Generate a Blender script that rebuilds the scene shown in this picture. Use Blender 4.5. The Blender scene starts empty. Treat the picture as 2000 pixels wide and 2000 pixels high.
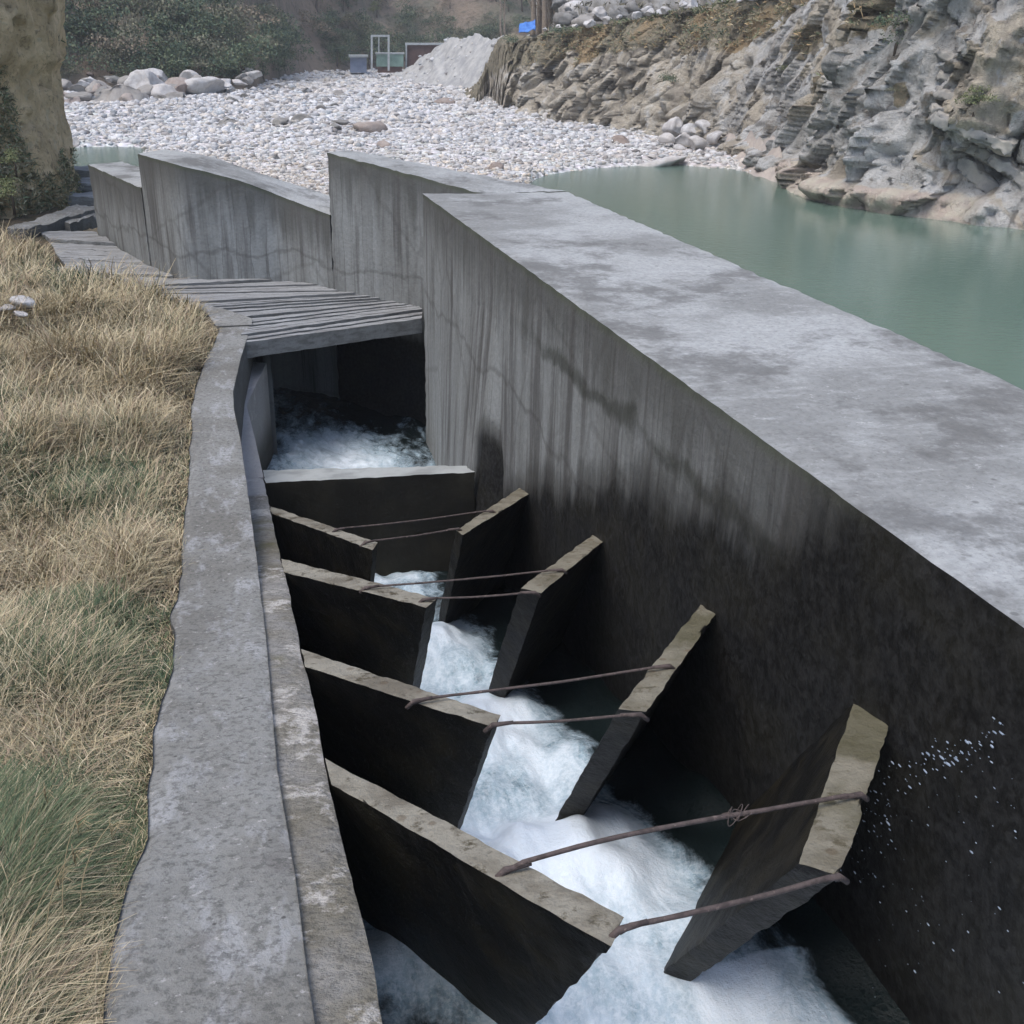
import bpy, math, random
import numpy as np
from mathutils import Matrix, Vector

C = bpy.context.scene
COL = C.collection
rng = np.random.default_rng(7)
random.seed(7)

# ---------------------------------------------------------------- camera
FPX = 2026.5                                    # focal length for a 2000 px frame
CF = np.array([0.24957, 0.87526, -0.41435])     # forward
yaw, pit, rol = 0.27780897, 0.42772495, -0.02373538
cy_, sy_ = math.cos(yaw), math.sin(yaw)
CF = np.array([sy_*math.cos(pit), cy_*math.cos(pit), -math.sin(pit)])
r0 = np.array([cy_, -sy_, 0.0]); d0 = np.cross(CF, r0)
CX = r0*math.cos(rol)+d0*math.sin(rol)
CD = -r0*math.sin(rol)+d0*math.cos(rol)
cam_d = bpy.data.cameras.new("camera"); cam = bpy.data.objects.new("camera", cam_d); COL.objects.link(cam)
cam_d.sensor_width = 36; cam_d.lens = FPX/2000*36; cam_d.clip_start = 0.05; cam_d.clip_end = 2000
cam.matrix_world = Matrix(((CX[0], -CD[0], -CF[0], 0), (CX[1], -CD[1], -CF[1], 0), (CX[2], -CD[2], -CF[2], 0), (0, 0, 0, 1)))
C.camera = cam
C.render.resolution_x = 1024; C.render.resolution_y = 1024

# ---------------------------------------------------------------- sky and sun (open shade under a pale sky)
SUN_EL, SUN_AZ = math.radians(64), math.radians(-115)
w = bpy.data.worlds.new("World"); C.world = w; w.use_nodes = True
nt = w.node_tree; nt.nodes.clear()
out = nt.nodes.new('ShaderNodeOutputWorld'); bg = nt.nodes.new('ShaderNodeBackground')
sky = nt.nodes.new('ShaderNodeTexSky'); sky.sky_type = 'NISHITA'; sky.sun_disc = False
sky.sun_elevation = SUN_EL; sky.sun_rotation = SUN_AZ
sky.air_density = 1.0; sky.dust_density = 2.5; sky.ozone_density = 1.0
bg.inputs[1].default_value = 0.115
nt.links.new(sky.outputs[0], bg.inputs[0]); nt.links.new(bg.outputs[0], out.inputs[0])
sd = bpy.data.lights.new("sun", 'SUN'); sd.energy = 1.0; sd.angle = math.radians(40); sd.color = (1.0, 0.95, 0.88)
so = bpy.data.objects.new("sun", sd); COL.objects.link(so)
so.rotation_euler = Vector((math.sin(SUN_AZ)*math.cos(SUN_EL), math.cos(SUN_AZ)*math.cos(SUN_EL), math.sin(SUN_EL))).to_track_quat('Z', 'Y').to_euler()
C.view_settings.view_transform = 'Standard'; C.view_settings.look = 'None'
C.view_settings.exposure = 1.25; C.view_settings.gamma = 1

# ---------------------------------------------------------------- numpy helpers
H, S = 1.9, 0.22477                              # ladder plane: z = -H - S*y
V0, V1 = 0.235, 2.52                             # inner faces of the channel
def lz(y, o=0.0): return -H-S*y+o
def ray(px, py): return CF+CX*(px-1000)/FPX+CD*(py-1000)/FPX
def at(px, py, z): r = ray(px, py); return r*(z/r[2])
PERM = np.random.default_rng(3).permutation(256); PERM = np.concatenate([PERM, PERM, PERM])
GR = np.random.default_rng(4).normal(size=(256, 3)); GR /= np.linalg.norm(GR, axis=1)[:, None]
def perlin(P):
    P = np.asarray(P, float); i = np.floor(P).astype(int); f = P-i; i &= 255
    u = f*f*f*(f*(f*6-15)+10); res = 0
    for dx in (0, 1):
        wx = u[..., 0] if dx else 1-u[..., 0]
        for dy in (0, 1):
            wy = u[..., 1] if dy else 1-u[..., 1]
            for dz in (0, 1):
                wz = u[..., 2] if dz else 1-u[..., 2]
                h = PERM[PERM[PERM[(i[..., 0]+dx) & 255]+((i[..., 1]+dy) & 255)]+((i[..., 2]+dz) & 255)]
                g = GR[h]
                res = res+wx*wy*wz*(g[..., 0]*(f[..., 0]-dx)+g[..., 1]*(f[..., 1]-dy)+g[..., 2]*(f[..., 2]-dz))
    return res*1.5
def fbm(P, o=4, g=0.5):
    P = np.asarray(P, float); a = 1; r = 0; s = 0
    for k in range(o): r = r+a*perlin(P*2**k+17.3*k); s += a; a *= g
    return r/s*1.3
def worley(P):
    """F1, F2 and a cell value"""
    P = np.asarray(P, float); i = np.floor(P).astype(int)
    b1 = np.full(P.shape[:-1], 9.0); b2 = b1.copy(); cv = np.zeros(P.shape[:-1])
    for dx in (-1, 0, 1):
        for dy in (-1, 0, 1):
            for dz in (-1, 0, 1):
                j = i+np.array([dx, dy, dz])
                h = PERM[PERM[PERM[j[..., 0] & 255]+(j[..., 1] & 255)]+(j[..., 2] & 255)]
                q = j+0.5+0.42*GR[h]
                d = np.linalg.norm(P-q, axis=-1)
                m = d < b1
                b2 = np.where(m, b1, np.minimum(b2, d)); cv = np.where(m, h/255.0, cv); b1 = np.where(m, d, b1)
    return b1, b2, cv
def facets(P):
    P = np.asarray(P, float); i = np.floor(P).astype(int)
    b1 = np.full(P.shape[:-1], 9.0); b2 = b1.copy(); cv = np.zeros(P.shape[:-1]); tl_ = np.zeros(P.shape[:-1])
    for dx in (-1, 0, 1):
        for dy in (-1, 0, 1):
            for dz in (-1, 0, 1):
                j = i+np.array([dx, dy, dz])
                h = PERM[PERM[PERM[(j[..., 0]+57) & 255]+(j[..., 1] & 255)]+(j[..., 2] & 255)]
                v = P-(j+0.5+0.45*GR[h]); d = np.linalg.norm(v, axis=-1); m = d < b1
                b2 = np.where(m, b1, np.minimum(b2, d)); cv = np.where(m, h/255.0, cv)
                tl_ = np.where(m, (v*GR[(h*7+13) & 255]).sum(-1), tl_); b1 = np.where(m, d, b1)
    return b2-b1, cv, tl_
def sstep(x, a, b): t = np.clip((x-a)/(b-a), 0, 1); return t*t*(3-2*t)

def mesh_np(name, V, F, mat=None, smooth=False, attrs=None, col=None):
    V = np.asarray(V, np.float32); F = np.asarray(F, np.int32)
    me = bpy.data.meshes.new(name); n, k = F.shape
    me.vertices.add(len(V)); me.vertices.foreach_set("co", V.ravel())
    me.loops.add(n*k); me.loops.foreach_set("vertex_index", F.ravel())
    me.polygons.add(n); me.polygons.foreach_set("loop_start", np.arange(n, dtype=np.int32)*k)
    me.polygons.foreach_set("loop_total", np.full(n, k, np.int32))
    me.update(calc_edges=True)
    if smooth: me.polygons.foreach_set("use_smooth", np.ones(n, bool))
    for a, v in (attrs or {}).items():
        at_ = me.attributes.new(a, 'FLOAT', 'POINT'); at_.data.foreach_set("value", np.asarray(v, np.float32).ravel())
    if col is not None:
        at_ = me.attributes.new("tint", 'FLOAT_COLOR', 'POINT')
        cc = np.ones((len(V), 4), np.float32); cc[:, :3] = col; at_.data.foreach_set("color", cc.ravel())
    if mat: me.materials.append(mat)
    me.validate(); return me
def obj(name, me, parent=None, label=None, cat=None, group=None, kind=None):
    o = bpy.data.objects.new(name, me); COL.objects.link(o)
    if parent: o.parent = parent
    if label: o["label"] = label
    if cat: o["category"] = cat
    if group: o["group"] = group
    if kind: o["kind"] = kind
    return o
def grid_faces(nu, nv, off=0, flip=False):
    a = np.arange(nu-1)[:, None]*nv+np.arange(nv-1)[None, :]+off
    q = np.stack([a, a+nv, a+nv+1, a+1], -1).reshape(-1, 4)
    return q[:, ::-1] if flip else q
class MB:
    def __init__(s): s.V = []; s.F = []; s.n = 0; s.A = {}; s.C = []
    def add(s, V, F, attrs=None, col=None):
        V = np.asarray(V, float).reshape(-1, 3)
        s.V.append(V); s.F.append(np.asarray(F)+s.n); s.n += len(V)
        for k, v in (attrs or {}).items(): s.A.setdefault(k, []).append(np.asarray(v).ravel())
        if col is not None: s.C.append(np.broadcast_to(col, (len(V), 3)))
    def mesh(s, name, mat, smooth=True):
        return mesh_np(name, np.concatenate(s.V), np.concatenate(s.F), mat, smooth, {k: np.concatenate(v) for k, v in s.A.items()}, np.concatenate(s.C) if s.C else None)

def hexa(corners, res=0.08, amp=0.004, chip=0.012, nf=3.0, mb=None, ztop=None, wet_shade=None):
    """eight corners (bottom four, top four, same order) -> gridded, slightly uneven block with worn edges"""
    c = np.array(corners, float); mb = mb or MB()
    L = lambda a, b: max(2, min(260, int(np.linalg.norm(c[a]-c[b])/res)+1))
    nu, nv, nw = max(L(0, 1), L(3, 2), L(4, 5)), max(L(1, 2), L(0, 3), L(5, 6)), max(L(0, 4), L(2, 6))
    cen = c.mean(0)
    def P(u, v, w_):
        u, v, w_ = u[..., None], v[..., None], w_[..., None]
        b = (c[0]*(1-u)+c[1]*u)*(1-v)+(c[3]*(1-u)+c[2]*u)*v
        t = (c[4]*(1-u)+c[5]*u)*(1-v)+(c[7]*(1-u)+c[6]*u)*v
        q = b*(1-w_)+t*w_
        return q, t
    for ax in range(3):
        for side in (0, 1):
            n1, n2 = [(nv, nw), (nu, nw), (nu, nv)][ax]
            a, b = np.meshgrid(np.linspace(0, 1, n1+1), np.linspace(0, 1, n2+1), indexing='ij')
            f = np.full_like(a, side)
            uvw = [(f, a, b), (a, f, b), (a, b, f)][ax]
            q, t = P(*uvw)
            ext = sum(((x < 1e-6) | (x > 1-1e-6)).astype(float) for x in uvw)
            nz = np.stack([fbm(q*nf+k*31, 3) for k in range(3)], -1)
            q2 = q+nz*amp
            e = (ext >= 2)[..., None]
            ch = np.maximum(0, fbm(q*7+9, 3)+0.15)[..., None]
            dirs = np.stack([(0.5-x)*2*((x < 1e-6) | (x > 1-1e-6)) for x in uvw], -1)
            ex = (c[1]-c[0])/max(1e-6, np.linalg.norm(c[1]-c[0])); ey = (c[3]-c[0])/max(1e-6, np.linalg.norm(c[3]-c[0])); ez = (c[4]-c[0])/max(1e-6, np.linalg.norm(c[4]-c[0]))
            q2 = q2+e*ch*chip*(dirs[..., :1]*ex+dirs[..., 1:2]*ey+dirs[..., 2:]*ez)
            zt = t[..., 2] if ztop is None else np.full_like(a, ztop)
            at_ = {"depth": zt-q[..., 2], "wet_shade": (wet_shade(q) if wet_shade else np.zeros_like(a))}
            mb.add(q2, grid_faces(n1+1, n2+1, flip=(ax == 1) ^ (side == 0)), at_)
    return mb
def box_pts(poly, zb, zt):
    """poly: 4 xy points, zb/zt scalars or lists"""
    zb = [zb]*4 if np.isscalar(zb) else zb; zt = [zt]*4 if np.isscalar(zt) else zt
    return [(p[0], p[1], z) for p, z in zip(poly, zb)]+[(p[0], p[1], z) for p, z in zip(poly, zt)]
def tube(path, r, mb=None, n=8, cap=True):
    mb = mb or MB(); path = np.array(path, float); r = np.broadcast_to(r, (len(path),))
    t = np.gradient(path, axis=0); t /= np.linalg.norm(t, axis=1)[:, None]+1e-9
    up = np.array([0, 0, 1.0]) if abs(t[0][2]) < .9 else np.array([1.0, 0, 0])
    a = np.cross(t, up); a /= np.linalg.norm(a, axis=1)[:, None]; b = np.cross(t, a)
    th = np.linspace(0, 2*np.pi, n, endpoint=False)
    V = path[:, None]+r[:, None, None]*(np.cos(th)[None, :, None]*a[:, None]+np.sin(th)[None, :, None]*b[:, None])
    m = len(path); F = []
    for i in range(m-1):
        for j in range(n): F.append((i*n+j, i*n+(j+1) % n, (i+1)*n+(j+1) % n, (i+1)*n+j))
    V = V.reshape(-1, 3)
    if cap:
        V = np.vstack([V, path[0], path[-1]])
        for j in range(0, n, 2):
            F.append((m*n, (j+2) % n, (j+1) % n, j)); F.append((m*n+1, (m-1)*n+j, (m-1)*n+(j+1) % n, (m-1)*n+(j+2) % n))
    mb.add(V, F); return mb

def ico(sub):
    import bmesh
    bm = bmesh.new(); bmesh.ops.create_icosphere(bm, subdivisions=sub, radius=1)
    V = np.array([v.co[:] for v in bm.verts]); F = np.array([[v.index for v in f.verts] for f in bm.faces]); bm.free(); return V, F
ICO1, ICO2, ICO3, ICO4 = ico(1), ico(2), ico(3), ico(4)
def rockshape(ic, seed, blocky=0.5):
    V = ic[0].copy(); r = np.random.default_rng(seed)
    for _ in range(7):                         # planar cuts make an angular boulder
        n = r.normal(size=3); n /= np.linalg.norm(n); d = r.uniform(.55, .9)
        e = V@n-d; V = V-np.maximum(e, 0)[:, None]*n*blocky*1.7
    V = V*(1+0.16*fbm(V*1.3+seed*7.1, 3)[:, None]); return V

# ---------------------------------------------------------------- node helper
class N:
    def __init__(s, name):
        s.m = bpy.data.materials.new(name); s.m.use_nodes = True; s.t = s.m.node_tree; s.t.nodes.clear()
        s.o = s.t.nodes.new('ShaderNodeOutputMaterial'); s.b = s.t.nodes.new('ShaderNodeBsdfPrincipled')
        s.t.links.new(s.b.outputs[0], s.o.inputs[0]); s.geo = s.t.nodes.new('ShaderNodeNewGeometry')
        s.sp = s.t.nodes.new('ShaderNodeSeparateXYZ'); s.t.links.new(s.geo.outputs['Position'], s.sp.inputs[0])
        s.sn = s.t.nodes.new('ShaderNodeSeparateXYZ'); s.t.links.new(s.geo.outputs['True Normal'], s.sn.inputs[0])
        s.P = s.geo.outputs['Position']; s.x, s.y, s.z = s.sp.outputs; s.nz = s.sn.outputs[2]
    def lk(s, v, inp):
        if isinstance(v, bpy.types.NodeSocket): s.t.links.new(v, inp)
        elif isinstance(v, (tuple, list)): inp.default_value = (*v, 1) if len(v) == 3 and len(inp.default_value) == 4 else v
        else: inp.default_value = v
    def m_(s, op, a, b=0.0, c=0.0, clamp=False):
        n = s.t.nodes.new('ShaderNodeMath'); n.operation = op; n.use_clamp = clamp
        s.lk(a, n.inputs[0]); s.lk(b, n.inputs[1]); s.lk(c, n.inputs[2]); return n.outputs[0]
    def vec(s, sc, p=None, rot=(0, 0, 0)):
        n = s.t.nodes.new('ShaderNodeMapping'); s.lk(p or s.P, n.inputs[0]); n.inputs['Scale'].default_value = sc; n.inputs['Rotation'].default_value = rot; return n.outputs[0]
    def noise(s, scale, detail=4, rough=.55, p=None, dist=0.0):
        n = s.t.nodes.new('ShaderNodeTexNoise'); s.lk(p or s.P, n.inputs['Vector'])
        n.inputs['Scale'].default_value = scale; n.inputs['Detail'].default_value = detail; n.inputs['Roughness'].default_value = rough; n.inputs['Distortion'].default_value = dist
        return n.outputs[0]
    def vor(s, scale, p=None, feat='F1', out='Distance'):
        n = s.t.nodes.new('ShaderNodeTexVoronoi'); n.feature = feat; s.lk(p or s.P, n.inputs['Vector']); n.inputs['Scale'].default_value = scale; return n.outputs[out]
    def st(s, v, a, b):
        n = s.t.nodes.new('ShaderNodeMapRange'); n.interpolation_type = 'SMOOTHSTEP'; s.lk(v, n.inputs[0])
        if a > b: n.inputs[1].default_value = b; n.inputs[2].default_value = a; n.inputs[3].default_value = 1; n.inputs[4].default_value = 0
        else: n.inputs[1].default_value = a; n.inputs[2].default_value = b
        return n.outputs[0]
    def mix(s, f, a, b, mode='MIX'):
        n = s.t.nodes.new('ShaderNodeMix'); n.data_type = 'RGBA'; n.blend_type = mode; s.lk(f, n.inputs[0])
        s.lk(a, n.inputs[6]); s.lk(b, n.inputs[7]); return n.outputs[2]
    def attr(s, name, o='Fac'):
        n = s.t.nodes.new('ShaderNodeAttribute'); n.attribute_name = name; return n.outputs[o]
    def fin(s, col, rough=.9, bump=None, strength=.4, dist=.01, spec=.3):
        s.lk(col, s.b.inputs['Base Color']); s.lk(rough, s.b.inputs['Roughness']); s.b.inputs['Specular IOR Level'].default_value = spec
        if bump is not None:
            n = s.t.nodes.new('ShaderNodeBump'); n.inputs['Strength'].default_value = strength; n.inputs['Distance'].default_value = dist
            s.lk(bump, n.inputs['Height']); s.t.links.new(n.outputs[0], s.b.inputs['Normal'])
        return s.m

# ---------------------------------------------------------------- materials
def mat_wall():
    n = N("weathered_concrete_wall"); dep = n.attr("depth"); wet_shade = n.attr("wet_shade")
    big = n.noise(.7, 5); fine = n.noise(22, 5, .65)
    # vertical faces: runs and formwork boards
    v1 = n.vec((5, 5, .28)); v2 = n.vec((17, 17, .35)); v3 = n.vec((2.2, 2.2, .22))
    s1 = n.noise(1, 5, .6, v1); s2 = n.noise(1, 4, .6, v2); s3 = n.noise(1, 4, .55, v3)
    side = n.mix(n.st(s3, .35, .68), (.30, .318, .315), (.215, .225, .218))
    side = n.mix(n.m_('MULTIPLY', n.st(s1, .50, .66), .75), side, (.075, .072, .068))
    side = n.mix(n.m_('MULTIPLY', n.st(s2, .56, .70), .5), side, (.06, .055, .05))
    side = n.mix(n.m_('MULTIPLY', n.st(s2, .44, .30), .35), side, (.33, .34, .35))
    dn = n.m_('ADD', dep, n.m_('MULTIPLY', n.m_('SUBTRACT', s1, .5), 2.2))
    side = n.mix(n.m_('MULTIPLY', n.st(dn, .75, .05), .72), side, (.055, .055, .048))
    side = n.mix(n.m_('MULTIPLY', n.st(dep, .09, .0), .7), side, (.07, .085, .045))
    pb = n.m_('ADD', n.m_('MULTIPLY', n.m_('SUBTRACT', n.y, n.x), 3.9), n.m_('MULTIPLY', n.noise(.8, 3), 1.2)); fb = n.m_('FRACT', pb)
    side = n.mix(n.m_('MULTIPLY', n.st(fb, .055, .01), n.m_('MULTIPLY', n.st(n.noise(1.4, 4), .42, .6), .6)), side, (.05, .05, .045))
    bt_ = n.t.nodes.new('ShaderNodeTexWhiteNoise'); bt_.noise_dimensions = '1D'; n.lk(n.m_('FLOOR', pb), bt_.inputs['W'])
    side = n.mix(n.m_('MULTIPLY', bt_.outputs[0], .30), side, (.10, .10, .095))
    # construction joint and meandering cracks
    wob = n.noise(1.1, 4, .6)
    jl = n.m_('ABSOLUTE', n.m_('ADD', n.m_('ADD', n.z, 3.02), n.m_('MULTIPLY', n.m_('SUBTRACT', wob, .5), .7)))
    j2 = n.m_('ABSOLUTE', n.m_('ADD', n.m_('ADD', n.z, 2.30), n.m_('MULTIPLY', n.m_('SUBTRACT', n.noise(.9, 6, .65), .5), .55)))
    bandm = n.m_('MULTIPLY', n.m_('MULTIPLY', n.st(n.y, 2.4, 3.4), n.st(n.y, 9.2, 7.6)), n.st(n.noise(1.6, 4), .36, .52))
    side = n.mix(n.m_('MULTIPLY', n.st(n.m_('ADD', j2, n.m_('MULTIPLY', n.m_('SUBTRACT', s2, .5), .12)), .10, .02), n.m_('MULTIPLY', bandm, .65)), side, (.022, .025, .014))
    side = n.mix(n.m_('MULTIPLY', n.st(jl, .05, .005), .35), side, (.05, .045, .04))
    ck = n.vor(.55, n.vec((1, 1, .8), n.mix(.35, n.P, n.t.nodes.new('ShaderNodeTexNoise').outputs[1], 'ADD')), 'DISTANCE_TO_EDGE')
    side = n.mix(n.m_('MULTIPLY', n.st(ck, .02, .002), .22), side, (.05, .045, .04))
    # permanently wet, algae covered foot; inside the culvert the mask paints shade
    wm = n.m_('ADD', wet_shade, n.m_('MULTIPLY', n.m_('SUBTRACT', n.m_('ADD', n.m_('MULTIPLY', n.noise(1, 6, .65, n.vec((9, 9, .5))), .6), n.m_('MULTIPLY', n.noise(1.3, 6, .65), .4)), .5), 1.1))
    alg = n.mix(n.st(n.noise(2.3, 5), .4, .65), (.0018, .0017, .0013), (.0075, .0068, .0034))
    side = n.mix(n.m_('MULTIPLY', n.st(wm, .08, .45), .6), side, n.mix(n.st(s2, .4, .6), (.036, .034, .028), (.015, .0145, .011)))
    side = n.mix(n.m_('MULTIPLY', n.st(wm, .40, .85), .97), side, alg)
    # top surface
    t1 = n.noise(.55, 5, .6); t2 = n.noise(1, 5, .7, n.vec((3, 9, 3), rot=(0, 0, .35))); t3 = n.noise(45, 4, .7)
    top = n.mix(n.st(t1, .42, .60), (.375, .388, .385), (.24, .246, .24))
    top = n.mix(n.m_('MULTIPLY', n.st(t2, .50, .68), .38), top, (.46, .475, .475))
    top = n.mix(n.m_('MULTIPLY', n.st(n.noise(16, 6, .8), .585, .66), .5), top, (.56, .57, .56))
    top = n.mix(n.m_('MULTIPLY', n.st(n.vor(5, feat='F1'), .10, .05), n.m_('MULTIPLY', n.st(n.noise(.8, 3), .45, .6), .6)), top, (.07, .07, .065))
    top = n.mix(n.m_('MULTIPLY', n.st(n.noise(.95, 7, .72), .50, .62), .75), top, (.125, .125, .12))
    top = n.mix(n.m_('MULTIPLY', n.st(t3, .5, .72), .45), top, (.10, .10, .09))
    isT = n.st(n.nz, .6, .8)
    col = n.mix(isT, side, top)
    col = n.mix(n.m_('MULTIPLY', n.st(fine, .35, .7), .25), col, (.08, .08, .08))
    rough = n.m_('SUBTRACT', .92, n.m_('MULTIPLY', n.st(wm, .42, .62), .28))
    return n.fin(col, rough, n.m_('ADD', fine, n.m_('MULTIPLY', n.noise(6, 5), 1.5)), .55, .012, .35)
def mat_path():
    n = N("worn_concrete_walkway"); b = n.noise(.9, 6, .6); f = n.noise(30, 6, .7); st = n.noise(1, 5, .65, n.vec((7, 2.5, 4), rot=(0, 0, .5)))
    c = n.mix(n.st(b, .38, .64), (.252, .256, .245), (.168, .165, .15))
    c = n.mix(n.m_('MULTIPLY', n.st(st, .52, .66), .6), c, (.37, .38, .39))
    c = n.mix(n.m_('MULTIPLY', n.st(n.noise(3.1, 6, .7), .55, .72), .5), c, (.11, .10, .095))
    c = n.mix(n.m_('MULTIPLY', n.st(f, .48, .62), .6), c, (.085, .085, .08))
    c = n.mix(n.m_('MULTIPLY', n.st(n.noise(26, 4, .7), .60, .70), .7), c, (.44, .43, .42))
    c = n.mix(n.m_('MULTIPLY', n.st(n.vor(9, feat='F1'), .09, .04), .8), c, (.05, .048, .045))
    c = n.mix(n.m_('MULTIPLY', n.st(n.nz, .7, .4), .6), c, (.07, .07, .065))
    return n.fin(c, .93, n.m_('ADD', f, n.m_('MULTIPLY', n.noise(8, 6, .65), 2.0)), .9, .012)
def mat_coping():
    n = N("rough_mossy_concrete"); f = n.noise(38, 5, .7); rip = n.noise(1, 5, .65, n.vec((16, 22, 16), rot=(0, 0, .5)))
    b = n.noise(1.6, 5)
    c = n.mix(n.st(b, .4, .62), (.29, .285, .27), (.185, .17, .13))
    c = n.mix(n.m_('MULTIPLY', n.st(rip, .46, .66), .4), c, (.09, .088, .08))
    c = n.mix(n.m_('MULTIPLY', n.st(n.noise(3.2, 7, .75), .53, .64), .8), c, (.56, .54, .51))
    c = n.mix(n.m_('MULTIPLY', n.st(f, .5, .64), .5), c, (.09, .085, .07))
    c = n.mix(n.m_('MULTIPLY', n.st(n.noise(1.3, 5, .65), .54, .66), .6), c, (.11, .10, .035))
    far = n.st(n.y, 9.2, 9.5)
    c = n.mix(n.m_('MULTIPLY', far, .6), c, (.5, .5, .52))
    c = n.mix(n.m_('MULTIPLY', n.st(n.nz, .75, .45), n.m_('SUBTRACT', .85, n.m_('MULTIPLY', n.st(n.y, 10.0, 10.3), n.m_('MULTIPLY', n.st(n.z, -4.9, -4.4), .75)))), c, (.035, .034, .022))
    return n.fin(c, .85, n.m_('ADD', n.m_('MULTIPLY', rip, 2.5), f), 1.0, .014)
def mat_slab():
    n = N("baffle_concrete"); f = n.noise(34, 5, .7)
    t = n.mix(n.st(n.noise(4, 5, .65), .40, .66), (.265, .25, .205), (.15, .135, .105))
    t = n.mix(n.st(n.noise(9, 5, .75), .53, .66), t, (.075, .064, .042))
    t = n.mix(n.m_('MULTIPLY', n.st(n.x, 1.45, 1.6), .35), t, (.13, .115, .07))
    t = n.mix(n.m_('MULTIPLY', n.st(n.m_('ADD', n.m_('ADD', n.m_('MULTIPLY', n.x, .35), n.m_('MULTIPLY', n.y, -.05)), n.noise(2.4, 5)), .98, 1.15), .7), t, (.085, .08, .045))
    pit = n.vor(7, feat='SMOOTH_F1'); t = n.mix(n.m_('MULTIPLY', n.st(pit, .16, .10), .5), t, (.10, .07, .04))
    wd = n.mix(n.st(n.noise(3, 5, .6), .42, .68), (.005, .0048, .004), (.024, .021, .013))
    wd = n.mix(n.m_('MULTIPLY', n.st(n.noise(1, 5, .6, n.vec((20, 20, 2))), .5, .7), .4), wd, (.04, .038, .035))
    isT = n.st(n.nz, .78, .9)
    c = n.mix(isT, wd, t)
    rough = n.m_('ADD', .55, n.m_('MULTIPLY', isT, .3))
    return n.fin(c, rough, n.m_('ADD', f, n.m_('MULTIPLY', n.noise(11, 5, .6), 2)), .9, .012, .25)
def mat_weir():
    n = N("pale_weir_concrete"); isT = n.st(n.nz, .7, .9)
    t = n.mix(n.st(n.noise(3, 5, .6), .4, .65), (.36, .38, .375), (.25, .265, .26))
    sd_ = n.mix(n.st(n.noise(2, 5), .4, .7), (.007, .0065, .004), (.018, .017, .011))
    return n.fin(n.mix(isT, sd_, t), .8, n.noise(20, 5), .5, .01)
def mat_deck():
    n = N("weathered_grey_deck"); g = n.noise(1, 5, .6, n.vec((1.2, 16, 16))); f = n.noise(26, 5, .7)
    c = n.mix(n.st(g, .38, .66), (.30, .31, .315), (.17, .17, .17))
    c = n.mix(n.m_('MULTIPLY', n.st(f, .5, .7), .5), c, (.08, .08, .075))
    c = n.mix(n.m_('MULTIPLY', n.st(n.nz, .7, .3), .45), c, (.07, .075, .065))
    return n.fin(c, .92, f, .5, .01)
def mat_rust():
    n = N("rusty_steel_bar"); c = n.mix(n.st(n.noise(25, 5, .7), .4, .65), (.095, .073, .067), (.05, .038, .035))
    c = n.mix(n.st(n.noise(60, 3), .6, .75), c, (.19, .15, .13))
    return n.fin(c, .8, n.noise(80, 4), .9, .004, .4)
def mat_foam():
    n = N("white_water"); foam = n.attr("foam"); v = n.vec((1, .55, 1))
    a = n.noise(2.6, 7, .62, v, .8); b = n.noise(9, 6, .65, v, .5)
    fl = n.noise(1, 7, .7, n.vec((5, 2.6, 3), n.mix(.10, n.P, n.t.nodes.new('ShaderNodeTexNoise').outputs[1], 'ADD')), .6)
    m = n.m_('ADD', foam, n.m_('MULTIPLY', n.m_('SUBTRACT', n.m_('ADD', n.m_('MULTIPLY', a, .5), n.m_('MULTIPLY', fl, .5)), .5), 2.1))
    f1 = n.st(m, .25, .70); f2 = n.st(m, .55, 1.18); fb = n.st(n.noise(34, 5, .75), .40, .62)
    c = n.mix(f1, (.010, .017, .018), (.30, .42, .50)); c = n.mix(f2, c, (.78, .88, .97))
    c = n.mix(n.m_('MULTIPLY', n.m_('MULTIPLY', f1, fb), .42), c, (.80, .86, .92))
    r = n.m_('ADD', .10, n.m_('MULTIPLY', f1, n.m_('ADD', .18, n.m_('MULTIPLY', f2, .35))))
    return n.fin(c, r, n.m_('ADD', n.m_('MULTIPLY', fl, 2.2), n.m_('ADD', b, n.m_('MULTIPLY', fb, .25))), .6, .014, .5)
def mat_river():
    n = N("green_river_water"); a = n.noise(1, 4, .6, n.vec((4, 7, 1))); b = n.noise(22, 4, .65)
    sp_ = n.st(n.m_('SUBTRACT', n.y, n.m_('MULTIPLY', n.x, .55)), 22, 36)
    c = n.mix(n.noise(.25, 4), (.105, .165, .130), (.13, .195, .155))
    return n.fin(c, .11, n.m_('ADD', n.m_('MULTIPLY', a, .6), n.m_('MULTIPLY', b, n.m_('ADD', .10, n.m_('MULTIPLY', sp_, .9)))), .35, .03, .5)
def mat_ground():
    n = N("soil_and_thatch"); c = n.mix(n.st(n.noise(3, 6, .65), .4, .62), (.11, .085, .055), (.055, .05, .03))
    c = n.mix(n.st(n.noise(18, 5, .7), .55, .7), c, (.20, .165, .11))
    return n.fin(c, .97, n.noise(14, 6, .7), 1, .05)
def mat_tint(name, rough=.8, spec=.15, nscale=0, amt=.3, trans=False):
    n = N(name); t = n.attr("tint", 'Color'); c = t
    if nscale: c = n.mix(n.m_('MULTIPLY', n.st(n.noise(nscale, 5, .65), .42, .68), amt), t, (.22, .215, .20))
    m = n.fin(c, rough, n.noise(nscale*1.5, 5) if nscale else None, .5, .05, spec)
    return m
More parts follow.
